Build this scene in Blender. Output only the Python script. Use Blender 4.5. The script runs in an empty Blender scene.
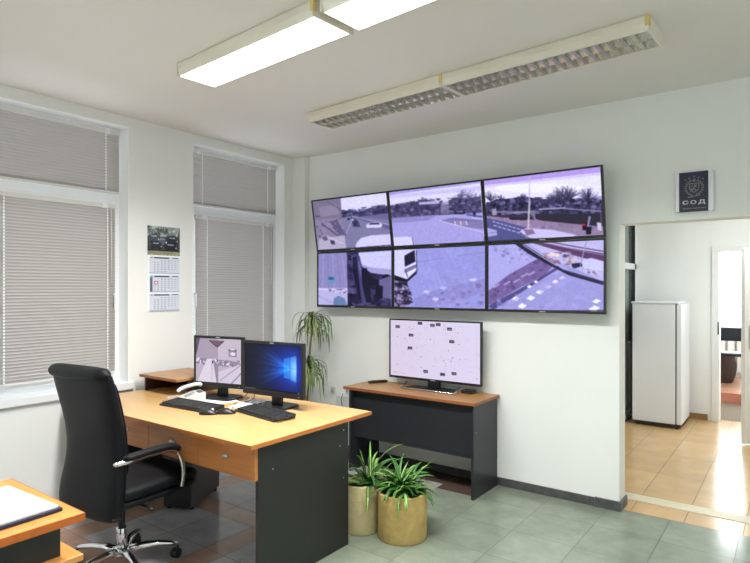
import bpy, bmesh, math, random
import numpy as np
from mathutils import Vector, Matrix, Euler
random.seed(7); np.random.seed(7)
sc = bpy.context.scene
COL = sc.collection
PI = math.pi

# ------------------------------------------------------------------ helpers
def lin(c):
    return tuple(((v/12.92) if v <= .04045 else ((v+.055)/1.055)**2.4) for v in c)
def S(r, g, b):
    return lin((r/255., g/255., b/255.))

class MB:
    """collects shapes into one mesh"""
    def __init__(s): s.bm = bmesh.new(); s.mi = 0; s.sm = False
    def face(s, vs):
        try:
            f = s.bm.faces.new(vs); f.material_index = s.mi; f.smooth = s.sm; return f
        except ValueError: return None
    def box(s, x0, x1, y0, y1, z0, z1, M=None):
        P = [Vector((x, y, z)) for x in (x0, x1) for y in (y0, y1) for z in (z0, z1)]
        if M is not None: P = [M @ p for p in P]
        v = [s.bm.verts.new(p) for p in P]
        for q in ((0,1,3,2),(4,6,7,5),(0,4,5,1),(2,3,7,6),(0,2,6,4),(1,5,7,3)): s.face([v[i] for i in q])
        return s
    def prism(s, pts, h0, h1, axis=2, M=None):
        def mk(p, h):
            q = [p[0], p[1]]; q.insert(axis, h); q = Vector(q); return M @ q if M is not None else q
        a = [s.bm.verts.new(mk(p, h0)) for p in pts]; b = [s.bm.verts.new(mk(p, h1)) for p in pts]
        n = len(pts); s.face(a[::-1]); s.face(b)
        for i in range(n): s.face([a[i], a[(i+1)%n], b[(i+1)%n], b[i]])
        return s
    def rings(s, R, caps=True, close=True):
        V = [[s.bm.verts.new(p) for p in r] for r in R]; n = len(V[0])
        for a, b in zip(V, V[1:]):
            for i in range(n if close else n-1): s.face([a[i], a[(i+1)%n], b[(i+1)%n], b[i]])
        if caps: s.face(V[0][::-1]); s.face(V[-1])
        return s
    def lathe(s, prof, n=32, c=(0,0,0), M=None, caps=True):
        R = []
        for r, z in prof:
            ring = [Vector((c[0]+r*math.cos(2*PI*i/n), c[1]+r*math.sin(2*PI*i/n), c[2]+z)) for i in range(n)]
            if M is not None: ring = [M @ p for p in ring]
            R.append(ring)
        sm = s.sm; s.sm = True; s.rings(R, caps); s.sm = sm
        return s
    def tube(s, path, r, n=10, ex=1.0, radii=None):
        path = [Vector(p) for p in path]; R = []; up = None
        for i, p in enumerate(path):
            t = (path[min(i+1, len(path)-1)] - path[max(i-1, 0)]).normalized()
            if up is None:
                up = Vector((0,0,1)) if abs(t.z) < .9 else Vector((1,0,0))
            a = (up - t*up.dot(t)).normalized(); b = t.cross(a); up = a
            rr = radii[i] if radii else r
            R.append([p + a*rr*math.cos(2*PI*k/n) + b*rr*ex*math.sin(2*PI*k/n) for k in range(n)])
        sm = s.sm; s.sm = True; s.rings(R); s.sm = sm
        return s
    def build(s, name, mat, parent=None, bevel=0, seg=2, sub=0, loc=None, rotz=0, **props):
        me = bpy.data.meshes.new(name)
        bmesh.ops.recalc_face_normals(s.bm, faces=s.bm.faces[:])
        s.bm.to_mesh(me); s.bm.free()
        for m in (mat if isinstance(mat, (list, tuple)) else [mat]): me.materials.append(m)
        o = bpy.data.objects.new(name, me); COL.objects.link(o)
        if parent is not None: o.parent = parent
        if loc is not None: o.location = loc
        o.rotation_euler[2] = rotz
        if bevel:
            b = o.modifiers.new('bevel', 'BEVEL'); b.width = bevel; b.segments = seg; b.limit_method = 'ANGLE'; b.angle_limit = .6
            b.harden_normals = False
        if sub:
            m = o.modifiers.new('sub', 'SUBSURF'); m.levels = sub; m.render_levels = sub
        for k, v in props.items(): o[k] = v
        return o

def smooth_path(pts, n=8):
    P = [Vector(p) for p in pts]; out = []
    for i in range(len(P)-1):
        p0 = P[max(i-1,0)]; p1 = P[i]; p2 = P[i+1]; p3 = P[min(i+2, len(P)-1)]
        for k in range(n):
            t = k/n
            out.append(.5*((2*p1)+(p2-p0)*t+(2*p0-5*p1+4*p2-p3)*t*t+(-p0+3*p1-3*p2+p3)*t**3))
    out.append(P[-1]); return out

def thing(name, label, cat, loc=(0,0,0), rotz=0, group=None, kind=None):
    o = bpy.data.objects.new(name, None); COL.objects.link(o)
    o.location = loc; o.rotation_euler = (0,0,rotz); o.empty_display_size = .1
    if label: o['label'] = label
    if cat: o['category'] = cat
    if group: o['group'] = group
    if kind: o['kind'] = kind
    return o
def tag(o, label, cat, group=None):
    o['label'] = label; o['category'] = cat
    if group: o['group'] = group
    return o
def copy_tree(o, parent=None):
    c = o.copy(); COL.objects.link(c); c.parent = parent
    for ch in list(o.children): copy_tree(ch, c)
    return c

# ------------------------------------------------------------------ materials
def mat(name, col, rough=.5, metal=0, spec=.5, bump=0, bscale=60, var=0, vscale=8, coat=0, emis=None, estr=0, sheen=0):
    m = bpy.data.materials.new(name); m.use_nodes = True
    nt = m.node_tree; N = nt.nodes; L = nt.links; b = N['Principled BSDF']
    b.inputs['Base Color'].default_value = (*col, 1); b.inputs['Roughness'].default_value = rough
    b.inputs['Metallic'].default_value = metal; b.inputs['Specular IOR Level'].default_value = spec
    if coat: b.inputs['Coat Weight'].default_value = coat; b.inputs['Coat Roughness'].default_value = .15
    if sheen: b.inputs['Sheen Weight'].default_value = sheen
    if emis: b.inputs['Emission Color'].default_value = (*emis, 1); b.inputs['Emission Strength'].default_value = estr
    tc = N.new('ShaderNodeTexCoord')
    if var:
        n = N.new('ShaderNodeTexNoise'); n.inputs['Scale'].default_value = vscale; n.inputs['Detail'].default_value = 6
        L.new(tc.outputs['Object'], n.inputs['Vector'])
        mr = N.new('ShaderNodeMapRange'); mr.inputs['From Min'].default_value = .3; mr.inputs['From Max'].default_value = .7
        mr.inputs['To Min'].default_value = 1-var; mr.inputs['To Max'].default_value = 1+var
        L.new(n.outputs['Fac'], mr.inputs['Value'])
        mx = N.new('ShaderNodeVectorMath'); mx.operation = 'SCALE'; mx.inputs[0].default_value = col
        L.new(mr.outputs[0], mx.inputs['Scale']); L.new(mx.outputs[0], b.inputs['Base Color'])
    if bump:
        n2 = N.new('ShaderNodeTexNoise'); n2.inputs['Scale'].default_value = bscale; n2.inputs['Detail'].default_value = 4
        L.new(tc.outputs['Object'], n2.inputs['Vector'])
        bp = N.new('ShaderNodeBump'); bp.inputs['Strength'].default_value = bump; bp.inputs['Distance'].default_value = .01
        L.new(n2.outputs['Fac'], bp.inputs['Height']); L.new(bp.outputs[0], b.inputs['Normal'])
    return m

def wood(name, c1, c2, rough=.35, ax=0, sc_=1.0):
    m = bpy.data.materials.new(name); m.use_nodes = True
    nt = m.node_tree; N = nt.nodes; L = nt.links; b = N['Principled BSDF']
    b.inputs['Roughness'].default_value = rough; b.inputs['Specular IOR Level'].default_value = .45
    tc = N.new('ShaderNodeTexCoord'); mp = N.new('ShaderNodeMapping')
    s = [14*sc_]*3; s[ax] = 1.1*sc_; mp.inputs['Scale'].default_value = s
    L.new(tc.outputs['Object'], mp.inputs['Vector'])
    n = N.new('ShaderNodeTexNoise'); n.inputs['Scale'].default_value = 2.2; n.inputs['Detail'].default_value = 8; n.inputs['Distortion'].default_value = .6
    L.new(mp.outputs[0], n.inputs['Vector'])
    r = N.new('ShaderNodeValToRGB'); r.color_ramp.elements[0].position = .32; r.color_ramp.elements[1].position = .68
    r.color_ramp.elements[0].color = (*c1, 1); r.color_ramp.elements[1].color = (*c2, 1)
    L.new(n.outputs['Fac'], r.inputs[0]); L.new(r.outputs[0], b.inputs['Base Color'])
    return m

M = {}
M['wall'] = mat('wall_paint', (.85,.862,.848), .75, bump=.06, bscale=90, var=.012, vscale=3)
M['wallw'] = mat('wall_paint_warm', (.80,.79,.76), .75, bump=.06, bscale=90, var=.012, vscale=3)
M['ceil'] = mat('ceiling_paint', (.78,.76,.74), .85, bump=.05, bscale=60, var=.012, vscale=2)
M['pvc'] = mat('white_pvc', (.83,.85,.88), .3)
M['reveal_lit'] = mat('brightened_reveal_lining', (.92,.93,.94), .45)  # whiter than the wall, so the reveals look brightened by daylight
M['pvc2'] = mat('white_door_paint', (.80,.81,.80), .35)
M['slat'] = mat('blind_slat', (.45,.43,.42), .45)
M['cord'] = mat('blind_cord', (.85,.85,.85), .7)
M['rail'] = mat('blind_rail', (.70,.69,.67), .4)
M['black'] = mat('black_plastic', (.012,.012,.014), .35)
M['blackm'] = mat('black_matte', (.02,.02,.022), .6)
M['dark'] = mat('anthracite_laminate', (.015,.017,.017), .45, bump=.03, bscale=300)
M['darkb'] = mat('anthracite_laminate_blue', (.017,.019,.024), .42, bump=.03, bscale=300)
M['leather'] = mat('black_leather', (.006,.007,.009), .45, bump=.25, bscale=240, spec=.2)
M['chrome'] = mat('chrome', (.75,.76,.78), .14, metal=1)
M['steel'] = mat('brushed_steel', (.55,.55,.56), .3, metal=1)
M['alu'] = mat('silver_plate', (.62,.63,.66), .35, metal=.6)
M['desk'] = wood('beech_top', S(198,156,100), S(212,170,114), .3)
M['edge'] = wood('beech_edge', S(186,112,52), S(200,126,62), .4)
M['front'] = wood('beech_front', S(178,112,58), S(196,128,70), .4)
M['stand'] = wood('cherry_top', S(166,118,70), S(182,134,86), .35)
M['standedge'] = wood('cherry_edge', S(136,80,44), S(152,94,54), .4)
M['shelfdark'] = wood('dark_brown_board', S(58,36,26), S(74,48,34), .5)
M['near'] = wood('orange_top', S(206,142,72), S(220,158,88), .35)
M['nearedge'] = wood('orange_edge', S(186,96,34), S(200,110,44), .4)
M['white'] = mat('white_plastic', (.66,.66,.64), .4)
M['fridge'] = mat('fridge_enamel', (.76,.79,.83), .3)
M['paper'] = mat('white_paper', (.90,.91,.93), .8)
M['navy'] = mat('navy_folder', (.012,.014,.05), .45)
M['navyp'] = mat('navy_sign_face', (.010,.012,.045), .4)
M['emblem'] = mat('silver_emblem', (.26,.25,.24), .45, metal=.3)
M['concrete'] = mat('concrete_pot', S(186,160,98), .9, bump=.5, bscale=30, var=.12, vscale=14)
M['concrete2'] = mat('pale_concrete_pot', S(188,174,130), .9, bump=.5, bscale=30, var=.12, vscale=14)
M['soil'] = mat('soil', (.06,.04,.025), .95, bump=.8, bscale=60, var=.3, vscale=30)
M['lum'] = mat('cream_enamel', S(228,223,208), .45, var=.03, vscale=5)
M['lumlit'] = mat('lit_diffuser', (.9,.9,.9), .4, emis=(1.0,.99,.97), estr=5)
M['louvre'] = mat('bright_aluminium', (.62,.58,.54), .22, metal=1)
M['tube'] = mat('unlit_tube', (.85,.85,.82), .3)
M['yellow'] = mat('yellowed_clip', S(214,190,124), .5)
M['base'] = mat('slate_skirting', (.075,.078,.08), .5, var=.25, vscale=15)
M['basebr'] = mat('brown_skirting', S(150,112,74), .4, var=.1, vscale=15)
M['strip'] = mat('threshold_stone', S(206,196,170), .45, var=.06, vscale=12)
M['grout'] = mat('grout', (.10,.10,.095), .9)
M['grout2'] = mat('corridor_grout', (.12,.085,.05), .9)
M['dglass'] = mat('dark_room_glass', (.10,.14,.14), .12, spec=.6)  # opaque; darkness of the room behind is put into the pane colour
M['key'] = mat('dark_key', (.035,.036,.038), .5)
M['grey'] = mat('grey_case', (.06,.06,.065), .4)
M['rub'] = mat('rubber', (.015,.015,.015), .8)
M['wicker'] = mat('brown_wicker', (.04,.024,.016), .8, bump=.8, bscale=80)
M['redtile'] = mat('red_step_tile', S(150,88,66), .4, var=.1, vscale=10)
M['rad'] = mat('radiator_enamel', (.75,.75,.73), .4)
M['brownf'] = mat('far_brown_floor', S(176,130,104), .25, var=.08, vscale=6)

def glass_mat():
    m = bpy.data.materials.new('window_glass'); m.use_nodes = True
    nt = m.node_tree; N = nt.nodes; L = nt.links; N.clear()
    o = N.new('ShaderNodeOutputMaterial'); mix = N.new('ShaderNodeMixShader'); t = N.new('ShaderNodeBsdfTransparent')
    g = N.new('ShaderNodeBsdfGlossy'); g.inputs['Roughness'].default_value = .02
    t.inputs['Color'].default_value = (.96,.98,.97,1)
    f = N.new('ShaderNodeFresnel'); f.inputs['IOR'].default_value = 1.45
    L.new(f.outputs[0], mix.inputs[0]); L.new(t.outputs[0], mix.inputs[1]); L.new(g.outputs[0], mix.inputs[2]); L.new(mix.outputs[0], o.inputs[0])
    return m
M['glass'] = glass_mat()

def attr_mat(name, emit=0.0, rough=.4, tiled=False, noise=0.0, bump=0.0, spec=.5):
    m = bpy.data.materials.new(name); m.use_nodes = True
    nt = m.node_tree; N = nt.nodes; L = nt.links; b = N['Principled BSDF']
    a = N.new('ShaderNodeAttribute'); a.attribute_name = 'Col'
    b.inputs['Roughness'].default_value = rough; b.inputs['Specular IOR Level'].default_value = spec
    if emit:
        b.inputs['Base Color'].default_value = (.01,.01,.012,1)
        L.new(a.outputs['Color'], b.inputs['Emission Color']); b.inputs['Emission Strength'].default_value = emit
    else:
        src = a.outputs['Color']
        if noise:
            tc = N.new('ShaderNodeTexCoord'); n = N.new('ShaderNodeTexNoise'); n.inputs['Scale'].default_value = 5; n.inputs['Detail'].default_value = 8; n.inputs['Roughness'].default_value = .65
            L.new(tc.outputs['Object'], n.inputs['Vector'])
            mr = N.new('ShaderNodeMapRange'); mr.inputs['From Min'].default_value = .3; mr.inputs['From Max'].default_value = .7
            mr.inputs['To Min'].default_value = 1-noise; mr.inputs['To Max'].default_value = 1+noise
            L.new(n.outputs['Fac'], mr.inputs['Value'])
            mx = N.new('ShaderNodeVectorMath'); mx.operation = 'SCALE'; L.new(src, mx.inputs[0]); L.new(mr.outputs[0], mx.inputs['Scale'])
            src = mx.outputs[0]
            if bump:
                bp = N.new('ShaderNodeBump'); bp.inputs['Strength'].default_value = bump; bp.inputs['Distance'].default_value = .004
                L.new(n.outputs['Fac'], bp.inputs['Height']); L.new(bp.outputs[0], b.inputs['Normal'])
        L.new(src, b.inputs['Base Color'])
    return m
M['tile'] = attr_mat('floor_tile', rough=.16, noise=.18, bump=.12)
M['ctile'] = attr_mat('corridor_tile', rough=.22, noise=.10, bump=.06)
M['print'] = attr_mat('printed_paper', rough=.6)
M['screen'] = attr_mat('lit_screen', emit=1.0, rough=.35, spec=.12)
M['leaf'] = attr_mat('striped_leaf', rough=.4)

# ------------------------------------------------------------------ pictures shown by screens and prints (painted per vertex on the panel itself)
class Canvas:
    def __init__(s, w, h, x0=0, y0=0, k=1.0):
        s.w, s.h = w, h; s.a = np.zeros((h, w, 3)); s.x0, s.y0, s.k = x0, y0, k
        yy, xx = np.mgrid[0:h, 0:w]; s.X = xx/k + x0; s.Y = yy/k + y0; s.mask = None
    def tr(s, f): s.f = f
    def put(s, m, c, al=1.0):
        if s.mask is not None: m = m & s.mask
        c = np.array(c, float); s.a[m] = s.a[m]*(1-al) + c*al
    def inside(s, pts):
        m = np.zeros(s.X.shape, bool); n = len(pts)
        for i in range(n):
            x1, y1 = pts[i]; x2, y2 = pts[(i+1) % n]
            if y1 == y2: continue
            c = ((s.Y < y1) != (s.Y < y2)) & (s.X < (x2-x1)*(s.Y-y1)/(y2-y1)+x1)
            m ^= c
        return m
    def poly(s, pts, c, al=1.0): s.put(s.inside(pts), c, al)
    def line(s, p, q, w, c, al=1.0):
        p = np.array(p, float); q = np.array(q, float); d = q-p; l = max(np.dot(d, d), 1e-9)
        t = np.clip(((s.X-p[0])*d[0]+(s.Y-p[1])*d[1])/l, 0, 1)
        s.put((s.X-p[0]-t*d[0])**2+(s.Y-p[1]-t*d[1])**2 < (w/2)**2, c, al)
    def ell(s, cx, cy, rx, ry, c, al=1.0): s.put(((s.X-cx)/rx)**2+((s.Y-cy)/ry)**2 < 1, c, al)
    def noise(s, amt, cell=1):
        n = np.random.rand(s.h//cell+2, s.w//cell+2); n = np.kron(n, np.ones((cell, cell)))[:s.h, :s.w]
        s.a *= (1+amt*(n[..., None]-.5)*2) if s.mask is None else np.where(s.mask[..., None], 1+amt*(n[..., None]-.5)*2, 1)
    def speck(s, pts, n, r, cols, al=.8):
        """clumps of foliage or gravel inside a polygon"""
        xs = [p[0] for p in pts]; ys = [p[1] for p in pts]; m0 = s.mask; ins = s.inside(pts)
        s.mask = ins if m0 is None else ins & m0
        for _ in range(n):
            rr = r*random.uniform(.4, 1.2)
            s.ell(random.uniform(min(xs), max(xs)), random.uniform(min(ys), max(ys)), rr, rr*random.uniform(.5, 1), random.choice(cols), al)
        s.mask = m0
    def sample(s, x, y):
        i = min(max((x-s.x0)*s.k, 0), s.w-1.001); j = min(max((y-s.y0)*s.k, 0), s.h-1.001)
        a, b = int(i), int(j); u, v = i-a, j-b; A = s.a
        return (A[b, a]*(1-u)+A[b, a+1]*u)*(1-v)+(A[b+1, a]*(1-u)+A[b+1, a+1]*u)*v

def panel(name, m, parent, w, h, nx, ny, cv, quad=None, y=0.0, x0=None, z0=0, gain=1.0, tilt=None, Mx=None):
    """flat picture panel facing -y, with its picture in a colour attribute; quad = the four corners (TL,TR,BR,BL) on the canvas"""
    if x0 is None: x0 = -w/2
    if quad is None: quad = ((cv.x0, cv.y0), (cv.x0+cv.w/cv.k, cv.y0), (cv.x0+cv.w/cv.k, cv.y0+cv.h/cv.k), (cv.x0, cv.y0+cv.h/cv.k))
    q = [np.array(p, float) for p in quad]
    vs = []; fs = []; cols = []
    for j in range(ny+1):
        v = j/ny
        for i in range(nx+1):
            u = i/nx; p = Vector((x0+w*u, y, z0+h*(1-v)))
            vs.append(Mx @ p if Mx is not None else p)
            s_ = (q[0]*(1-u)+q[1]*u)*(1-v)+(q[3]*(1-u)+q[2]*u)*v
            c = cv.sample(s_[0], s_[1]); cols.append(c)
    for j in range(ny):
        for i in range(nx):
            a = j*(nx+1)+i; fs.append((a, a+nx+1, a+nx+2, a+1))
    me = bpy.data.meshes.new(name); me.from_pydata(vs, [], fs); me.materials.append(m)
    at = me.color_attributes.new('Col', 'FLOAT_COLOR', 'POINT')
    c = np.clip(np.array(cols)/255., 0, 1); c = np.where(c <= .04045, c/12.92, ((c+.055)/1.055)**2.4)*gain
    at.data.foreach_set('color', np.hstack([c, np.ones((len(c), 1))]).astype(np.float32).ravel())
    o = bpy.data.objects.new(name, me); COL.objects.link(o); o.parent = parent
    return o

def colour_mesh(me, cols):
    at = me.color_attributes.new('Col', 'FLOAT_COLOR', 'CORNER')
    out = []
    for p in me.polygons:
        for _ in p.loop_indices: out.extend((*cols[p.index], 1))
    at.data.foreach_set('color', np.array(out, np.float32))

# ------------------------------------------------------------------ ROOM SHELL
H = 2.76; XR = 5.6; YB = -6.2
def struct(name, mb, m, **k):
    o = mb.build(name, m, **k); o['kind'] = 'structure'; return o

# floor: every tile of the office laid in one surface
def tile_floor(name, tiles, groutm, tilem, rect, gap=.0018):
    vs = []; fs = []; cols = []; mi = []
    def q(x0, x1, y0, y1, z, m, c):
        b = len(vs); vs.extend([(x0,y0,z),(x1,y0,z),(x1,y1,z),(x0,y1,z)]); fs.append((b,b+1,b+2,b+3)); cols.append(c); mi.append(m)
    q(*rect, -.0015, 0, (.1,.1,.1))
    x0, x1, y0, y1 = rect   # slab below
    b = len(vs); vs.extend([(x0,y0,-.12),(x1,y0,-.12),(x1,y1,-.12),(x0,y1,-.12)]); fs.append((b+3,b+2,b+1,b)); cols.append((.1,.1,.1)); mi.append(0)
    for (a, c_, d, e, col) in tiles:
        a, c_, d, e = max(a, x0), min(c_, x1), max(d, y0), min(e, y1)
        if c_-a < .01 or e-d < .01: continue
        q(a+gap, c_-gap, d+gap, e-gap, 0, 1, col)
    me = bpy.data.meshes.new(name); me.from_pydata(vs, [], fs); me.materials.append(groutm); me.materials.append(tilem)
    me.polygons.foreach_set('material_index', mi); colour_mesh(me, cols)
    o = bpy.data.objects.new(name, me); COL.objects.link(o); o['kind'] = 'structure'; return o

T = []
def jit(c, a=.07):
    k = random.uniform(1-a, 1+a); return tuple(v*k for v in c)
GREEN = S(128,137,122); GREY = S(168,166,166); PINK = S(172,140,122); SHADE_BROWN = S(84,62,54)
# left zone: grey tiles framed by brown-pink bands
def spans(lo, hi, start, period, band):
    out = []; k = math.floor((lo-start)/period)-1
    while start+k*period < hi:
        s0 = start+k*period; out.append((s0, s0+band, True))
        h = (period-band)/2; out.append((s0+band, s0+band+h, False)); out.append((s0+band+h, s0+period, False)); k += 1
    return out
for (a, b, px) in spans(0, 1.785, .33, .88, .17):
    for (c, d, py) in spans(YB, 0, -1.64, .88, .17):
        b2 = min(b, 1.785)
        if a < 1.785: T.append((a, b2, c, d, jit(SHADE_BROWN if d > -.1 else PINK if (px or py) else GREY)))  # row at the wall painted dark for the shade under the TV stand
k = 0
while 1.785+k*.38 < XR:
    j = 0
    while .04-j*.38 > YB:
        y1_ = .04-j*.38
        if j == 0 and k == 0: T.append((1.785, 2.10, y1_-.38, min(y1_, .04), SHADE_BROWN)); T.append((2.10, 2.165, y1_-.38, min(y1_, .04), GREEN))  # same painted shade, ending at the right leg of the stand
        else: T.append((1.785+k*.38, 1.785+(k+1)*.38, y1_-.38, min(y1_, .04), jit(GREEN)))
        j += 1
    k += 1
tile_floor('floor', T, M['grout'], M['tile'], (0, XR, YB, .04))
BE = S(198,164,118)
T = []
k = -2
while 3.06+k*.32 < XR:
    T.append((3.06+k*.32, 3.06+(k+1)*.32, .04, .265, jit(BE, .04)))
    yy = .40
    while yy < 3.4:
        T.append((3.06+k*.32, 3.06+(k+1)*.32, yy, yy+.62, jit(BE, .05))); yy += .62
    k += 1
f2 = tile_floor('floor_corridor', T, M['grout2'], M['ctile'], (2.3, XR, .04, 4.7))
T = [(2.3+.45*i, 2.75+.45*i, 4.7+.45*j, 5.15+.45*j, jit(S(176,128,104), .05)) for i in range(8) for j in range(6)]
struct('trim_1', MB().box(2.95, XR-.02, .265, .40, -.01, .004), M['strip'], bevel=.002)

# walls
def wall_with_openings(name, axis, pos, th, lo, hi, z0, z1, holes, m):
    mb = MB(); holes = sorted(holes); cur = lo
    def bx(a, b, c, d):
        if b-a < 1e-4 or d-c < 1e-4: return
        if axis == 0: mb.box(pos, pos+th, a, b, c, d)
        else: mb.box(a, b, pos, pos+th, c, d)
    for (a, b, c, d) in holes:
        bx(cur, a, z0, z1); bx(a, b, z0, c); bx(a, b, d, z1); cur = b
    bx(cur, hi, z0, z1)
    return struct(name, mb, m)
WIN = [(-5.2, -4.16, .78, 2.685), (-2.80, -1.757, .78, 2.685), (-1.20, -.165, .78, 2.685)]
wall_with_openings('wall_left', 0, -.34, .34, YB, .16, 0, H, WIN, M['wall'])
wall_with_openings('wall_back', 1, 0, .157, 0, XR, 0, H, [(3.003, 4.75, 0, 1.93)], M['wall'])
struct('wall_rear', MB().box(-.34, XR+.15, YB-.15, YB, 0, H), M['wallw'])
wall_with_openings('wall_right', 0, XR, .15, YB, 4.7, 0, H, [], M['wall'])
struct('wall_column', MB().box(0, .168, -.058, 0, 0, H), M['wall'], bevel=.004)
struct('ceiling', MB().box(-.34, XR+.15, YB-.15, 7.0, H, H+.15), M['ceil'])
# corridor walls
struct('wall_corridor', MB().box(2.2, 2.36, .157, .35, 0, H).box(2.2, 2.36, .35, 3.35, H-.3, H), M['wall'])
wall_with_openings('wall_far', 1, 3.38, .14, 2.2, XR, 0, H, [(3.25, 4.25, 0, 1.91)], M['wall'])
# far room shell
wall_with_openings('wall_far_room', 1, 6.4, .15, 1.2, XR+1, 0, H, [(2.4, 5.4, .84, 2.45)], M['wallw'])
struct('wall_far_room_left', MB().box(1.2, 1.35, 3.52, 6.4, 0, H), M['wallw'])
struct('wall_far_room_right', MB().box(XR+.85, XR+1, 3.52, 6.4, 0, H), M['wallw'])
fr = MB(); fr.mi = 0; fr.box(1.2, XR+1, 4.72, 6.4, -.12, .12); struct('floor_far_room', fr, M['brownf'])
struct('trim_2', MB().box(1.35, XR+.8, 4.70, 4.72, 0, .125), M['redtile'], bevel=.003)
struct('floor_far_room_left', MB().box(1.2, 2.3, 3.38, 4.72, -.12, -.001).box(XR, XR+1, 3.38, 4.72, -.12, -.001), M['brownf'])

# skirting
mb = MB(); x = .168
while x < 2.83:
    mb.box(x+.001, min(x+.33, 2.838)-.001, -.012, 0, 0, .06); x += .33
struct('baseboard_back', mb, M['base'], bevel=.0015)
struct('baseboard_corner', MB().box(2.842, 3.004, -.016, 0, 0, .064).box(3.004, 3.018, -.016, .16, 0, .064), M['base'], bevel=.0015)
mb = MB(); y = YB
while y < 0:
    mb.box(0, .012, y+.001, min(y+.33, -.06)-.001, 0, .06); y += .33
struct('baseboard_left', mb, M['base'], bevel=.0015)
struct('baseboard_far', MB().box(2.4, 3.15, 3.366, 3.38, 0, .07), M['basebr'], bevel=.0015)

# glazed partition on the left of the corridor
g = thing('window_4', None, None, (2.36, 0, 0), kind='structure')
fr = MB()
for (y0, y1) in ((.35,.42),(1.80,1.86),(3.30,3.378)): fr.box(-.03,.04,y0,y1,0,2.46)
for (z0, z1) in ((0,.08),(.80,.86),(1.72,1.79),(2.39,2.46)): fr.box(-.03,.04,.35,3.378,z0,z1)
fr.box(-.01,.01,.42,3.3,.08,.80)
fr.build('window_frame', M['pvc'], g, bevel=.004)
MB().box(-.006,.006,.42,3.3,.86,1.72).box(-.006,.006,.42,3.3,1.79,2.39).build('pane', M['dglass'], g)
ga = MB()
for (z0, z1) in ((.86,1.72),(1.79,2.39)): ga.box(.006,.042,3.292,3.302,z0,z1)
ga.build('gasket', M['blackm'], g)

# windows of the left wall
def window(n, y0, y1, z0=.78, z1=2.685, handle_at='right'):
    w = thing('window_%d' % n, None, None, (-.12, y0, 0), kind='structure'); W = y1-y0
    f = MB(); a, b = -.07, 0.0
    f.box(a,b,0,.05,z0+.03,z1).box(a,b,W-.05,W,z0+.03,z1).box(a,b,  .05,W-.05,z1-.05,z1).box(a,b,.05,W-.05,z0+.03,z0+.07).box(a,b+.005,.05,W-.05,2.12,2.20)
    f.build('window_frame', M['pvc'], w, bevel=.004)
    s = MB(); c, d = -.05, .022
    s.box(c,d,.045,.095,z0+.06,2.145).box(c,d,W-.095,W-.045,z0+.06,2.145).box(c,d,.095,W-.095,2.075,2.145).box(c,d,.095,W-.095,z0+.06,z0+.115)
    s.build('sash', M['pvc'], w, bevel=.005)
    MB().box(-.035,-.029,.09,W-.09,z0+.1,2.09).box(-.035,-.029,.05,W-.05,2.2,z1-.04).build('pane', M['glass'], w)
    hy = W-.07 if handle_at == 'right' else .07
    hb = MB().box(.022,.030,hy-.014,hy+.014,1.40,1.47); hb.tube([(.03,hy,1.45),(.062,hy,1.45),(.066,hy,1.435),(.064,hy,1.34)],.009)
    hb.build('window_handle', M['pvc'], w, bevel=.002)
    MB().box(-.02,.15,-.03,W+.03,z0-.025,z0+.03).build('window_sill', M['pvc'], w, bevel=.006, seg=3)
    MB().box(-.20,-.07,0,W,z0,z0+.03).build('outer_sill', M['pvc'], w)
    MB().box(0,.122,-.001,.005,z0+.03,z1).box(0,.122,W-.005,W+.001,z0+.03,z1).box(0,.122,.005,W-.005,z1-.006,z1+.001).build('brightening_lining', M['reveal_lit'], w)  # panels added to brighten the reveals
    return w
window(1, -2.80, -1.757); window(2, -1.20, -.165, handle_at='left'); window(3, -5.2, -4.16)

# far room windows, corridor side window
def plain_window(n, axis, pos, a0, a1, z0, z1, nmul):
    w = thing('window_%d' % n, None, None, (0,0,0), kind='structure'); f = MB(); p = MB()
    def bx(mb, a, b, c, d, t=.03):
        if axis == 0: mb.box(pos-t, pos+t, a, b, c, d)
        else: mb.box(a, b, pos-t, pos+t, c, d)
    bx(f,a0,a1,z0,z0+.06); bx(f,a0,a1,z1-.06,z1)
    for i in range(nmul+1):
        c = a0+.03+(a1-a0-.06)*i/nmul; bx(f,c-.03,c+.03,z0+.06,z1-.06)
    bx(p,a0+.05,a1-.05,z0+.05,z1-.05,.003)
    f.build('window_frame', M['pvc'], w, bevel=.004); p.build('pane', M['glass'], w)
plain_window(5, 1, 6.44, 2.4, 5.4, .84, 2.45, 2)

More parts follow.
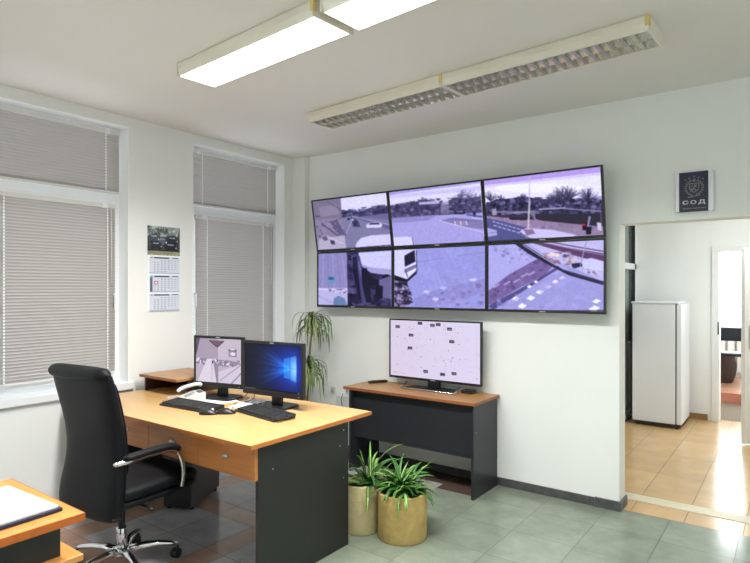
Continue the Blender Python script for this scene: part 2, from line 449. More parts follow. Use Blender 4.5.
# venetian blinds (top-level things hung in the windows)
def blind(label, x, y0, y1, z0, z1, cords, wand=None, group='grey venetian blinds', head=.03):
    b = thing('venetian_blind', label, 'blind', (x, (y0+y1)/2, z0), 0, group); W = (y1-y0)/2; h = z1-z0
    MB().box(-.013,.013,-W,W,h-head,h).build('headrail', M['rail'], b, bevel=.003)
    MB().box(-.011,.011,-W+.004,W-.004,0,.014).build('bottom_rail', M['rail'], b, bevel=.003)
    n = int((h-head-.02)/.0205); sl = MB(); sl.sm = True; an = math.radians(64); ca, sa = math.cos(an), math.sin(an)
    for i in range(n):
        z = .022+i*(h-head-.030)/(n-1); ra, rb = [], []
        for k in range(4):
            t = (k/3-.5)*.025; bow = .0036*(1-(2*k/3-1)**2)
            ra.append(Vector((t*ca-bow*sa, -W+.003, z+t*sa+bow*ca))); rb.append(Vector((t*ca-bow*sa, W-.003, z+t*sa+bow*ca)))
        sl.rings([ra, rb], caps=False, close=False)
    o = sl.build('slats', M['slat'], b); 
    for cy in cords:
        c = MB(); c.tube([(.0145,cy,.005),(.0145,cy,h-head)],.0016,6)
        for i in range(int(h/.0205)):
            z = .02+i*.0205; c.box(.010,.0175,cy-.005,cy+.005,z,z+.011)
        c.build('ladder_cord', M['cord'], b)
    for cy in (-W*.8, W*.8):
        MB().box(-.016,.016,cy-.02,cy+.02,h-head-.002,h+.004).build('bracket', M['pvc'], b, bevel=.002)
    if wand: MB().tube([(.022,wand,h-head),(.024,wand,h-head-.55)],.0035,8).build('tilt_wand', M['rail'], b)
    return b
blind('grey venetian blind across the low transom above the window left of the calendar', -.095, -2.745, -1.775, 2.195, 2.66, (-.33,.375), group='grey transom blinds')
blind('long grey venetian blind on the lower sash of the window behind the office chair', -.077, -2.70, -1.815, .875, 2.112, (-.30,.375), wand=.40, group='long grey sash blinds')
blind('small grey venetian blind above the sash of the window right of the calendar', -.095, -1.185, -.185, 2.195, 2.66, (-.36,.38), group='grey transom blinds')
blind('long pale grey venetian blind on the sash right of the calendar, behind the two monitors', -.077, -1.125, -.235, .875, 2.112, (-.33,.30), wand=.40, group='long grey sash blinds')

# ------------------------------------------------------------------ far door
d = thing('door_1', None, None, (4.22, 3.36, 0), math.atan2(2.40-3.36, 3.55-4.22), kind='structure')
L_ = math.hypot(.96,.67)
MB().box(0,L_,-.02,.02,.012,1.88).build('door_leaf', M['pvc2'], d, bevel=.003)
MB().box(L_-.09,L_-.045,.02,.026,.92,1.14).build('handle_plate', M['steel'], d, bevel=.002)
MB().tube([(L_-.067,.026,1.06),(L_-.067,.06,1.06),(L_-.09,.068,1.06),(L_-.18,.066,1.06)],.009).build('door_handle', M['steel'], d)
d2 = thing('door_2', None, None, (3.262, 3.38, 0), kind='structure')
MB().box(-.07,0,-.03,.16,0,1.90).box(1.02-.04,1.05,-.03,.16,0,1.90).box(-.07,1.05,-.03,.16,1.90,1.97).build('door_frame', M['pvc2'], d2, bevel=.004)
MB().box(-.014,.001,-.032,.012,.98,1.12).build('strike_plate', M['grey'], d2, bevel=.0005)

# ------------------------------------------------------------------ DESK
desk = thing('office_desk', 'long beech-topped desk with dark side panel and three drawers under the two monitors', 'desk', (0,0,0))
MB().box(.08,1.876,-2.234,-1.281,.728,.75).build('desktop', [M['desk']], desk, bevel=.003)
eb = MB().box(.079,1.879,-2.2375,-2.234,.7285,.7495).box(1.876,1.8795,-2.2375,-1.2785,.7285,.7495)
eb.build('edge_band', M['edge'], desk, label='orange-brown edge band')
MB().box(1.83,1.85,-2.165,-1.468,0,.728).build('side_panel', M['dark'], desk, bevel=.0015)
MB().box(.10,.12,-2.165,-1.468,0,.728).build('side_panel', M['dark'], desk, bevel=.0015)
MB().box(.12,1.83,-1.60,-1.582,.56,.728).build('rear_rail', M['dark'], desk)
for i,(a,b) in enumerate(((.12,.49),(.49,.95),(.95,1.41),(1.41,1.852))):
    fr_ = MB().box(a+.0015,b-.0015,-2.187,-2.167,.56,.722).build('drawer', M['front'], desk, bevel=.001, label='beech drawer front')
    MB().box(a+.02,b-.02,-2.166,-1.62,.575,.715).build('drawer_box', M['dark'], fr_)
    c = (a+b)/2; hm = MB()
    hm.lathe([(.0,0),(.026,.001),(.028,.004),(.022,.010),(.0,.012)], 20, M=Matrix.Translation((c,-2.187,.65)) @ Matrix.Rotation(PI/2,4,'X') @ Matrix.Diagonal((1,.42,1,1)))
    hm.build('drawer_handle', M['steel'], fr_)
for (y,z) in ((-2.067,.593),(-1.544,.592),(-1.513,.677),(-1.513,.402)):
    MB().lathe([(0,0),(.004,.0),(.004,.0012),(0,.0016)],12,M=Matrix.Translation((1.85,y,z)) @ Matrix.Rotation(PI/2,4,'Y')).build('screw_cap', M['steel'], desk)

# shelf unit on the desk
sh = thing('desktop_shelf', 'small reddish wooden shelf unit open at the front, on the desk behind the phone', 'shelf', (0,0,.7505))
MB().box(.085,.535,-1.72,-1.30,.100,.120).build('shelf_top', M['stand'], sh, bevel=.002)
MB().box(.084,.538,-1.7235,-1.72,.101,.119).build('edge_band', M['standedge'], sh)
MB().box(.10,.118,-1.69,-1.31,0,.100).build('side_panel', M['shelfdark'], sh)
MB().box(.49,.508,-1.60,-1.31,0,.100).build('side_panel', M['shelfdark'], sh)
MB().box(.118,.49,-1.33,-1.312,0,.100).build('back_panel', M['shelfdark'], sh)

# ------------------------------------------------------------------ MONITORS
lab = Canvas(240, 200, 0, 0, 1)
lab.a[:] = (196,184,200)
lab.poly([(0,0),(240,0),(240,200),(0,200)], (190,178,196))
lab.poly([(0,0),(120,0),(120,110),(0,95)], (172,158,178))
lab.poly([(120,0),(240,0),(240,100),(120,100)], (200,188,206))
lab.poly([(70,8),(150,8),(115,38)], (120,90,110)); lab.line((75,10),(112,36),5,(70,52,70)); lab.line((150,10),(116,38),5,(80,60,80))
lab.poly([(0,90),(240,100),(240,128),(0,118)], (150,136,156))
for i in range(60): lab.ell(random.uniform(0,240), random.uniform(92,126), random.uniform(2,6), random.uniform(2,6), random.choice([(230,224,235),(120,104,124),(96,80,100),(210,200,214)]))
lab.poly([(60,94),(92,94),(110,200),(10,200)], (222,214,228)); lab.poly([(92,94),(122,120),(122,200),(112,200)], (150,138,158))
lab.line((88,100),(86,190),2,(120,108,126)); lab.ell(90,108,4,7,(60,48,62))
lab.poly([(122,150),(240,110),(240,200),(122,200)], (212,204,222)); lab.line((130,190),(240,112),3,(130,118,138)); lab.line((190,200),(240,150),6,(150,138,160))
lab.ell(196,52,22,13,(110,94,114)); lab.poly([(176,50),(216,54),(218,80),(176,78)], (150,134,156)); lab.ell(197,66,13,8,(235,228,240)); lab.ell(196,45,14,5,(220,214,226))
lab.poly([(0,0),(22,0),(8,60),(0,80)], (100,86,108)); lab.noise(.05,2)
win = Canvas(320, 200, 0, 0, 1)
cx_, cy_ = 262., 98.
dx = (cx_-win.X); dy = (win.Y-cy_); dist = np.sqrt(dx**2+dy**2); angd = np.abs(np.degrees(np.arctan2(dy, np.maximum(dx,1))))
glow = np.exp(-(dist/110.)**1.3); beam = np.zeros_like(dist)
for a_, w_, s_ in ((24,3.5,.75),(16,3,.6),(7,3,.55),(-6,3,.5),(-15,4,.75),(-24,3,.5),(33,3,.4)):
    an_ = np.degrees(np.arctan2(-dy, np.maximum(dx,1))); beam += s_*np.exp(-((an_-a_)/w_)**2)*np.exp(-np.maximum(dist-20,0)/110.)*(dx > 0)
beam += .35*np.exp(-(angd/30.)**2)*np.exp(-dist/120.)*(dx > -10)
win.a[..., 0] = 1+8*glow+36*beam; win.a[..., 1] = 6+70*glow+135*beam; win.a[..., 2] = 62+190*glow+150*beam
win.a *= np.clip(1.02-.62*(dist/230.), .25, 1)[..., None]
for q in (((226,56),(258,50),(258,94),(226,93)),((261,49),(294,42),(294,95),(261,94)),((226,98),(258,98),(258,140),(226,136)),((261,98),(294,98),(294,152),(261,142))): 
    win.poly(q, (70,190,255), .5)
hot = np.exp(-((win.X-286)/26.)**2-((win.Y-100)/46.)**2)*(win.X < 296); win.a += hot[...,None]*np.array([110,90,60])
win.line((40,84),(226,95),2.0,(2,16,50),.8)
win.poly([(0,193),(320,193),(320,200),(0,200)], (4,8,20))
for i in range(7): win.poly([(4+i*9,194.5),(9+i*9,194.5),(9+i*9,198.5),(4+i*9,198.5)], (120,130,150))
win.poly([(300,194.5),(312,194.5),(312,198),(300,198)], (110,120,140)); win.a = np.clip(win.a,0,255)

def monitor(label, loc, rotz, w, h, zb, cv, nx, ny, bez=(.016,.016,.017,.032), tilt=0.0):
    t = thing('computer_monitor', label, 'monitor', loc, rotz)
    # local: screen faces -y, base centre at origin
    Mx = Matrix.Translation((0,0,zb+h/2)) @ Matrix.Rotation(tilt,4,'X')
    L0, R0, T0, B0 = bez
    c = MB(); c.box(-w/2,w/2,-.035,-.008,-h/2,h/2,Mx); hs = c.build('casing', M['black'], t, bevel=.004)
    bk = MB(); bk.box(-w/2+.06,w/2-.06,-.008,.022,-h/2+.05,h/2-.05,Mx); bk.build('rear_housing', M['blackm'], t, bevel=.01)
    bz = MB(); y0, y1 = -.0385, -.034
    bz.box(-w/2,w/2,y0,y1,h/2-T0,h/2,Mx).box(-w/2,w/2,y0,y1,-h/2,-h/2+B0,Mx).box(-w/2,-w/2+L0,y0,y1,-h/2+B0,h/2-T0,Mx).box(w/2-R0,w/2,y0,y1,-h/2+B0,h/2-T0,Mx)
    b_ = bz.build('bezel', M['black'], t, bevel=.0015)
    MB().box(-.016,.016,-.0392,-.0385,h/2-T0*.65,h/2-T0*.3,Mx).build('brand_mark', M['alu'], b_, label='small silver brand mark')
    MB().box(w/2-.035,w/2-.029,-.0392,-.0385,-h/2+.012,-h/2+.016,Mx).build('power_button', M['alu'], b_)
    sw, shh = w-L0-R0, h-T0-B0
    panel('screen', M['screen'], t, sw, shh, nx, ny, cv, y=-.0355, x0=-w/2+L0, z0=-h/2+B0, gain=1.0, Mx=Mx)
    nk = MB(); nk.box(-.038,.038,.0,.03,.010,zb+h/2-.02); nk.build('stand_neck', M['black'], t, bevel=.006)
    ba = MB(); ba.prism([(-.12,-.085),(.12,-.085),(.13,-.05),(.13,.07),(.10,.10),(-.10,.10),(-.13,.07),(-.13,-.05)],0,.012); ba.build('stand_base', M['black'], t, bevel=.004)
    return t
# world: left monitor spans (.60,-1.63)-(1.00,-1.54); right spans (1.065,-1.585)-(1.57,-1.55)
monitor('black squarish monitor showing a grey camera view of a room, left of the blue one', (.808,-1.555,.7505), math.radians(12.5), .412, .345, .078, lab, 130, 108)
monitor('black wide monitor with a blue desktop wallpaper, right of the grey camera view', (1.313,-1.533,.7505), math.radians(4.5), .50, .342, .070, win, 200, 125)

# keyboards, mice, phone, papers
def keyboard(label, loc, rotz, w=.44, d=.155):
    k = thing('keyboard', label, 'keyboard', loc, rotz, 'black keyboards on the desk')
    b = MB(); b.prism([(-d/2,0),(-d/2,.010),(-d/2+.02,.014),(d/2,.028),(d/2,0)], -w/2, w/2, axis=0)
    b.build('keyboard_case', M['black'], k, bevel=.003)
    ks = MB(); rows = 6; pitch = .019
    for r in range(rows):
        yy = -d/2+.022+r*.0205+(.004 if r == 5 else 0); zz = .0145+(yy+d/2)/d*.0125
        x = -w/2+.012; segs = [(15*pitch, 15), (3*pitch, 3), (4*pitch, 4)]
        for (wid, n) in segs:
            if r == 0 and n == 15:
                for (a, l) in ((0,1.3),(1.4,1.2),(2.7,1.2),(4.0,6.0),(10.1,1.2),(11.4,1.2),(12.7,2.2)):
                    ks.box(x+a*pitch, x+(a+l)*pitch-.002, yy-.008, yy+.008, zz-.004, zz+.006)
            else:
                for i in range(n): ks.box(x+i*pitch, x+(i+1)*pitch-.003, yy-.008, yy+.008, zz-.004, zz+.006)
            x += wid+.006
    ks.build('keys', M['key'], k); return k
keyboard('black keyboard on the left of the desk, beside the white phone', (.900,-1.862,.7505), math.radians(3), .44, .15)
keyboard('black keyboard on the right of the desk, in front of the blue monitor', (1.425,-1.735,.7505), math.radians(-9), .41, .155)
def mouse(label, loc, rotz):
    m = thing('computer_mouse', label, 'mouse', loc, rotz, 'black mice on the desk'); b = MB(); R = []
    for i in range(13):
        t = i/12; y = -.055+.11*t; w = .030*math.sin(PI*min(max(t*.94+.03,0),1))**.45; h = .036*math.sin(PI*(t*.9+.05))**.6*(1.05-.3*t)
        R.append([Vector((w*math.cos(a), y, max(0, h*math.sin(a)))) for a in [PI*k/12 for k in range(13)]])
    b.sm = True; b.rings(R); b.build('mouse_body', M['black'], m)
    MB().lathe([(0,-.003),(.009,-.003),(.009,.003),(0,.003)],16,M=Matrix.Translation((0,.024,.028)) @ Matrix.Rotation(PI/2,4,'Y')).build('scroll_wheel', M['alu'], m)
    return m
mouse('black mouse nearer the front edge, beside the left keyboard', (1.152,-1.925,.7505), math.radians(-55))
mouse('black mouse between the left mouse and the right keyboard', (1.222,-1.850,.7505), math.radians(-50))

ph = thing('desk_telephone', 'white corded desk telephone in front of the wooden shelf unit', 'telephone', (.705,-1.722,.7505), math.radians(-22))
ph.scale = (.80,.78,.92)
b = MB(); b.prism([(-.10,0),(-.10,.022),(.02,.055),(.10,.062),(.10,0)], -.085, .085, axis=0); b.build('phone_base', M['white'], ph, bevel=.006)
hs = MB(); hs.tube(smooth_path([(-.058,-.10,.062),(-.058,-.085,.075),(-.058,-.04,.090),(-.058,.04,.104),(-.058,.085,.103),(-.058,.10,.094)],5),.014,12,1.3)
hs.build('handset', M['white'], ph)
kp = MB()
for r in range(4):
    for c in range(3):
        y = -.06+r*.021; kp.box(.0+c*.022,.016+c*.022,y,y+.013,.030+(y+.1)*.275-.002,.034+(y+.1)*.275)
kp.build('keypad', M['alu'], ph)
MB().box(-.02,.07,.045,.085,.056,.064).build('display', M['grey'], ph, bevel=.002)
coil = MB(); pth = []
base_pts = smooth_path([(-.06,-.10,.03),(-.07,-.14,.012),(-.10,-.17,.010),(-.15,-.16,.010),(-.17,-.11,.010),(-.14,-.07,.010),(-.10,-.05,.012)],30)
for i, p in enumerate(base_pts):
    a = i*1.1; pth.append(p+Vector((math.cos(a)*.005, math.sin(a)*.003, math.sin(a)*.005+.0025)))
coil.tube(pth,.0022,6); coil.build('coiled_cord', M['white'], ph)

def sheet(label, loc, rotz, w=.21, h=.297, m='paper', n=1, cat='paper', name='paper_sheet', group=None, th=.0006):
    b = MB()
    for i in range(n):
        a = random.uniform(-.02,.02) if n > 1 else 0
        b.box(-w/2,w/2,-h/2,h/2,i*th,(i+1)*th, Matrix.Rotation(a,4,'Z'))
    o = b.build(name, M[m], loc=loc, rotz=rotz); return tag(o, label, cat, group)
sheet('loose white paper under the left monitor stand, next to the phone', (.80,-1.60,.7503), math.radians(70), .21, .36)
bpy.data.objects['paper_sheet'].scale = (1,1,.3)
sheet('white paper lying between the two monitor stands', (1.13,-1.56,.7503), math.radians(20), .20, .29)
pk = tag(MB().box(-.045,.045,-.03,.03,0,.004).build('notepad', mat('pink_paper', S(214,150,140), .8), loc=(.665,-1.575,.7503), rotz=.5), 'small pink note pad behind the left keyboard, next to the phone', 'notepad')

# cable behind the right monitor
tag(MB().tube(smooth_path([(1.02,-1.60,.7545),(1.06,-1.65,.7545),(1.10,-1.68,.7545),(1.13,-1.73,.7545),(1.175,-1.775,.7545)],6),.002,6).build('mouse_cable', M['black']), 'thin black cable running from the left monitor to a mouse', 'cable')
tag(MB().tube(smooth_path([(.93,-1.46,.757),(.95,-1.43,.80),(.98,-1.43,.83),(1.01,-1.44,.80),(1.03,-1.47,.757),(1.05,-1.56,.754)],6),.0025,6).build('monitor_cable', M['black']), 'black monitor cable looping behind the left monitor stand', 'cable')

# ------------------------------------------------------------------ computer tower under the desk
tw = thing('computer_tower', 'dark grey computer tower under the desk, behind the office chair', 'computer', (.50,-1.56,0), math.radians(27))
MB().box(-.10,.10,-.22,.22,.02,.46).build('case', M['grey'], tw, bevel=.008)
MB().box(-.095,.095,-.235,-.22,.025,.455).build('front_panel', M['black'], tw, bevel=.006)
for (x,y) in ((-.08,-.18),(.08,-.18),(-.08,.18),(.08,.18)): MB().lathe([(.015,0),(.015,.02)],12,(x,y,0)).build('foot', M['rub'], tw)

# ------------------------------------------------------------------ TV STAND + TV
ts = thing('tv_stand_table', 'dark grey table with a reddish-brown top against the wall, under the single television', 'table', (0,0,0))
MB().box(.955,2.143,-.43,-.012,.668,.69).build('tabletop', M['stand'], ts, bevel=.002)
MB().box(.953,2.145,-.4335,-.43,.669,.689).box(2.143,2.1465,-.43,-.012,.669,.689).build('edge_band', M['standedge'], ts)
MB().box(1.0,1.02,-.415,-.02,0,.668).build('side_panel', M['darkb'], ts, bevel=.0015)
MB().box(2.11,2.13,-.415,-.02,0,.668).build('side_panel', M['darkb'], ts, bevel=.0015)
MB().box(1.02,2.11,-.375,-.357,.28,.668).build('modesty_panel', M['darkb'], ts)
MB().lathe([(0,0),(.004,.0),(.004,.0012),(0,.0016)],12,M=Matrix.Translation((2.13,-.377,.47)) @ Matrix.Rotation(PI/2,4,'Y')).build('screw_cap', M['steel'], ts)

plan = Canvas(340, 200); plan.a[:] = (222,212,238)
plan.a += ((plan.X/340-.5)*14)[..., None]*np.array([.2,.6,.8])
for i in range(120):
    x, y = random.uniform(10,330), random.uniform(10,190); a = random.choice([0,.1,PI/2,.8]); l = random.uniform(4,22)
    plan.line((x,y),(x+l*math.cos(a),y+l*math.sin(a)),1.0,(186,172,204),.6)
for (x,y) in ((30,24),(84,52),(80,98),(120,8),(168,14),(190,10),(232,24),(240,66),(142,176),(206,180),(248,174)):
    plan.poly([(x-9,y-5),(x+9,y-5),(x+9,y+5),(x-9,y+5)], (60,50,74)); plan.line((x-6,y),(x+6,y),1.5,(190,180,200))
for i in range(26): plan.ell(random.uniform(10,330), random.uniform(10,190), 1.6, 1.6, random.choice([(120,104,136),(150,80,90),(100,90,120)]))
plan.line((10,188),(60,190),1.5,(170,160,190))

def television(label, w, h, cv, quad=None, loc=(0,0,0), nx=150, ny=90, Mx=Matrix.Identity(4), group=None, gain=1.0, bz=.012, depth=.06):
    t = thing('television', label, 'television', loc, 0, group)
    # local: front face at y=0, bottom centre at origin, Mx tilts
    c = MB(); c.box(-w/2,w/2,.006,.028,0,h,Mx); c.build('casing', M['black'], t, bevel=.003)
    bk = MB(); bk.box(-w/2+.09,w/2-.09,.028,depth,.06,h-.10,Mx); bk.build('rear_housing', M['blackm'], t, bevel=.01)
    f = MB(); b = bz
    f.box(-w/2,w/2,0,.007,h-b,h,Mx).box(-w/2,w/2,0,.007,0,b+.006,Mx).box(-w/2,-w/2+b,0,.007,b+.006,h-b,Mx).box(w/2-b,w/2,0,.007,b+.006,h-b,Mx)
    fb = f.build('bezel', M['black'], t, bevel=.0015)
    MB().box(-.022,.022,-.0008,0,.005,.011,Mx).build('brand_mark', M['alu'], fb)
    panel('screen', M['screen'], t, w-2*b, h-2*b-.006, nx, ny, cv, quad, y=.0045, x0=-w/2+b, z0=b+.006, gain=gain, Mx=Mx)
    return t
tv = television('flat television on the brown-topped table showing a pale plan with small dark tags', .847, .49, plan, loc=(1.6285,-.13,.754), nx=200, ny=116)
ft = MB(); ft.box(-.05,.05,.01,.04,-.05,.06); ft.build('stand_neck', M['black'], tv)
ft = MB(); ft.prism([(-.24,-.09),(.24,-.09),(.19,.07),(-.19,.07)], -.0635, -.055); ft.build('stand_base', M['black'], tv, bevel=.003, label='black glossy foot plate')
ft = MB(); ft.tube([(-.245,.0,-.020),(-.245,-.08,-.052),(-.24,-.10,-.056),(.24,-.10,-.056),(.245,-.08,-.052),(.245,.0,-.020)],.005,8); ft.build('stand_rim', M['chrome'], tv, label='chrome rim of the foot')
rc = thing('remote_control', 'black remote control on the brown tabletop, left of the television', 'remote control', (1.075,-.115,.6905), math.radians(-28))
MB().box(-.022,.022,-.085,.085,0,.018).build('remote_body', M['black'], rc, bevel=.004)
rb = MB()
for i in range(6):
    for j in range(3): rb.box(-.014+j*.011,-.007+j*.011,-.06+i*.019,-.05+i*.019,.018,.020)
rb.build('buttons', M['key'], rc)
bx_ = thing('set_top_box', 'small black box on the table below the right end of the television', 'box', (1.93,-.10,.6905), 0)
MB().box(-.045,.045,-.04,.04,0,.025).build('box_body', M['black'], bx_, bevel=.004)

# ------------------------------------------------------------------ VIDEO WALL
# one wide camera picture; a = first crop frame, b = right crop frame, both in the picture's own units
P = Canvas(1120, 580, 0, 0, 1.08)   # units: 3.3125 per unit of the wall picture, origin at its top left
A = lambda *p: [(x, y) for x, y in p]
Bq = lambda *p: [(x+530, y) for x, y in p]
q_TL = [(37,170),(287,142),(300,335),(57,338)]; q_TM = [(291,140),(602,97),(615,312),(305,325)]; q_TR = [(607,96),(1001,45),(1010,292),(618,310)]
q_BL = [(57,343),(300,333),(300,525),(57,520)]; q_BM = [(303,333),(612,318),(612,530),(303,525)]; q_BR = [(620,322),(1005,300),(1013,541),(622,528)]
def scr(q, col):
    P.mask = P.inside(q) ; 
    cx0 = sum(p[0] for p in q)/4; cy0 = sum(p[1] for p in q)/4
    P.mask = P.inside([(cx0+(p[0]-cx0)*1.03, cy0+(p[1]-cy0)*1.03) for p in q]); P.poly([(0,0),(1200,0),(1200,600),(0,600)], col)
SKY = (224,220,250); TREE = (70,66,100)
# top left
scr(q_TL, (120,116,160))
P.poly([(135,150),(290,130),(292,210),(140,215)], (200,196,236)); P.poly([(140,160),(290,140),(290,185),(140,205)], (222,220,250))
P.poly([(140,205),(200,205),(245,192),(295,188),(296,215),(140,232)], (78,76,116)); P.speck([(140,200),(295,182),(296,214),(140,230)],90,7,[(60,58,92),(96,94,136),(120,116,160)])
P.poly([(140,228),(172,222),(296,240),(300,335),(150,335)], (136,134,172)); P.poly([(172,222),(196,238),(205,262),(180,262)], (82,84,120))
P.poly([(172,222),(184,220),(298,262),(300,278)], (110,108,150)); P.line((176,222),(298,258),2,(190,186,220)); P.line((180,228),(150,300),2,(180,176,214))
P.poly([(222,255),(236,246),(262,246),(274,256),(270,266),(224,266)], (214,212,236)); P.poly([(236,248),(262,248),(266,255),(230,255)], (80,80,120)); 
P.ell(165,232,5,4,(50,50,84)); P.ell(187,250,7,8,(64,66,96)); P.ell(178,236,4,3,(200,200,230))
P.poly([(190,320),(205,302),(240,293),(300,292),(300,340),(186,340)], (212,210,244))
P.poly([(37,160),(138,158),(142,228),(45,235)], (134,126,150)); P.line((50,222),(138,212),3,(96,88,112)); P.poly([(60,190),(120,180),(136,215),(66,224)],(150,142,164)); P.line((90,170),(140,200),3,(110,104,130))
P.poly([(45,232),(142,226),(158,338),(55,338)], (148,140,166)); P.poly([(95,240),(125,235),(158,290),(140,300)], (110,102,140)); P.line((70,246),(140,300),4,(92,86,118)); P.line((50,256),(110,330),3,(110,104,136)); P.speck([(48,235),(142,228),(156,290),(60,300)],50,6,[(120,112,144),(160,152,180),(100,94,124)],.6)
P.poly([(60,300),(150,290),(156,338),(58,338)], (186,180,200)); P.line((90,290),(145,320),3,(210,206,224)); P.poly([(100,304),(116,308),(118,322),(104,320)], (80,80,110)); P.poly([(72,296),(86,292),(94,304),(80,308)],(112,104,130))
# bottom left
scr(q_BL, (66,62,108))
P.poly([(57,343),(157,340),(160,465),(57,465)], (150,146,196)); 
for i in range(7): P.line((60+i*16,345),(52+i*21,465),2,(170,168,214) if i % 2 else (132,128,176))
P.poly([(88,430),(100,422),(116,424),(120,440),(104,446),(90,444)], (112,160,200)); P.poly([(94,424),(112,425),(114,433),(94,434)], (70,100,150))
P.poly([(57,462),(160,462),(160,522),(57,520)], (190,186,226)); P.line((57,466),(160,470),3,(226,222,244)); P.speck([(95,464),(158,464),(158,480),(95,478)],30,5,[(100,96,130),(220,216,240),(140,130,170)])
P.poly([(112,500),(128,488),(150,498),(158,522),(112,522)], (110,140,184)); P.line((60,490),(110,514),3,(160,156,204))
P.poly([(160,341),(300,335),(300,525),(160,525)], (62,56,98)); P.speck([(160,345),(300,380),(300,525),(160,525)],160,13,[(44,40,76),(88,80,128),(34,32,60),(110,102,150)],.7)
P.poly([(196,340),(300,334),(300,418),(236,410),(200,380)], (206,206,246)); P.poly([(200,378),(238,392),(300,398),(300,420),(236,410)], (170,168,216))
P.ell(284,424,13,9,(40,36,60)); P.poly([(246,440),(300,420),(300,500),(260,490)], (120,112,160))
P.poly([(172,350),(190,346),(200,352),(210,400),(238,515),(212,520),(176,420)], (84,82,136)); P.poly([(178,356),(190,352),(196,420),(206,500),(196,500),(176,400)], (40,38,72)); P.line((196,372),(226,505),6,(120,120,170))
P.poly([(205,398),(222,392),(232,420),(262,436),(262,455),(232,452),(238,510),(222,512),(208,450)], (36,34,62)); P.ell(186,380,9,16,(52,50,84)); P.poly([(252,450),(274,456),(272,498),(250,505)],(32,30,56))
# top middle
scr(q_TM, (170,164,224))
P.poly([(285,120),(620,80),(620,180),(285,215)], SKY); P.poly([(285,120),(620,80),(620,100),(285,150)], (170,160,224)); P.poly([(285,150),(620,112),(620,126),(285,162)],(206,200,246))
P.poly([(290,186),(360,176),(420,162),(470,168),(540,158),(620,150),(620,218),(290,232)], (88,82,122)); P.speck([(290,184),(420,160),(620,150),(620,205),(290,226)],260,8,[(62,58,92),(104,98,142),(76,72,108),(130,124,166)])
for (x,y,r) in ((415,160,7),(400,166,6),(540,140,15),(565,142,16),(590,150,14),(530,152,12)): 
    for i in range(26): P.line((x,y+14),(x+random.uniform(-r,r)*1.3,y+random.uniform(-r,r*.6)),.9,(92,86,128),.85)
P.poly([(400,172),(470,166),(470,176),(400,180)], (190,186,220)); P.poly([(480,164),(500,164),(500,178),(480,178)],(206,204,236)); P.poly([(474,172),(500,168),(502,212),(474,214)],(156,150,180),.6)
P.poly([(290,228),(620,208),(620,330),(290,335)], (172,168,228)); P.poly([(290,226),(470,214),(430,236),(300,246)], (150,146,204)); P.line((292,228),(500,212),2,(96,92,130)); P.line((500,212),(620,204),2,(110,104,140))
P.poly([(470,236),(520,226),(620,236),(620,270),(560,262)], (142,134,186)); P.line((470,236),(560,264),2.5,(216,212,246)); P.line((560,264),(620,284),2.5,(216,212,246)); P.line((498,230),(590,240),2,(110,104,150))
for i in range(5): P.line((520+i*9,240),(523+i*9,252),3.4,(216,150,160) if i % 2 else (236,230,246))
P.poly([(516,206),(530,200),(548,200),(556,210),(552,214),(516,214)], (60,58,92)); P.line((528,205),(546,204),3,(170,168,210)); P.poly([(578,208),(586,206),(588,224),(580,224)], (40,38,66)); P.line((560,216),(620,226),6,(100,100,160)); P.line((575,228),(620,234),1.6,(220,220,250))
P.poly([(300,340),(302,294),(352,293),(372,296),(378,312),(376,335),(330,330)], (216,214,248)); P.line((372,298),(378,326),3,(120,114,160))
# bottom middle
scr(q_BM, (158,160,226))
for i in range(14): P.line((330+i*20,340+i*2),(400+i*22,540),2.2,random.choice([(172,174,236),(146,146,212),(180,180,240)]),.5)
P.poly([(303,333),(383,330),(384,400),(350,432),(303,420)], (214,214,250)); P.poly([(340,352),(378,332),(381,372),(342,390)], (46,42,74)); P.poly([(344,392),(382,374),(384,400),(352,426),(340,420)], (226,226,250)); P.poly([(340,398),(384,380),(385,392),(342,412)], (130,124,176)); P.line((345,402),(352,424),3,(70,60,100)); P.line((384,334),(386,404),2.5,(60,56,96))
P.poly([(303,418),(350,432),(386,402),(386,412),(350,442),(303,436)], (38,34,62)); P.poly([(303,436),(350,440),(372,510),(330,530),(303,530)], (72,62,98)); P.speck([(303,436),(345,440),(378,500),(340,528),(303,528)],120,7,[(40,34,58),(150,138,176),(100,88,130),(190,180,214)])
P.poly([(372,500),(440,470),(560,440),(615,430),(615,470),(520,510),(380,530)], (140,128,190),.35); P.speck([(400,500),(610,430),(610,520),(480,528)],60,9,[(128,108,160),(176,168,222),(112,94,150)],.45)
for (x,y) in ((420,476),(478,462),(452,500),(575,434)): P.poly([(x-14,y),(x-4,y-8),(x+14,y-4),(x+4,y+6)], (206,204,250))
P.line((390,372),(612,340),2,(140,140,206)); P.speck([(388,330),(612,320),(612,430),(400,500)],70,14,[(150,152,220),(170,172,236)],.35)
# top right
scr(q_TR, (164,158,220))
P.poly([(600,60),(1020,30),(1020,150),(600,190)], (232,230,252)); P.poly([(600,60),(1020,20),(1020,62),(600,112)], (186,160,232)); P.poly([(600,112),(1020,62),(1020,72),(600,120)],(214,204,246)); P.ell(800,120,150,16,(250,250,255),.7)
P.poly([(610,178),(650,160),(700,158),(760,150),(800,158),(1010,165),(1010,225),(612,222)], (80,76,112)); P.speck([(610,172),(740,150),(1010,160),(1010,222),(612,220)],320,8,[(56,54,84),(98,94,136),(70,66,100),(44,42,70),(130,124,170)])
for (x,y,r) in ((630,146,24),(668,152,16),(748,152,20),(742,150,12),(880,138,40),(900,132,34),(965,140,34),(845,150,18)):
    for i in range(int(r*2.2)): 
        a = random.uniform(-PI*.98,-.05); l = r*random.uniform(.4,1.1); P.line((x,y+r*.9),(x+l*math.cos(a)*1.1,y+r*.4+l*math.sin(a)),.9,(70,64,98),.8)
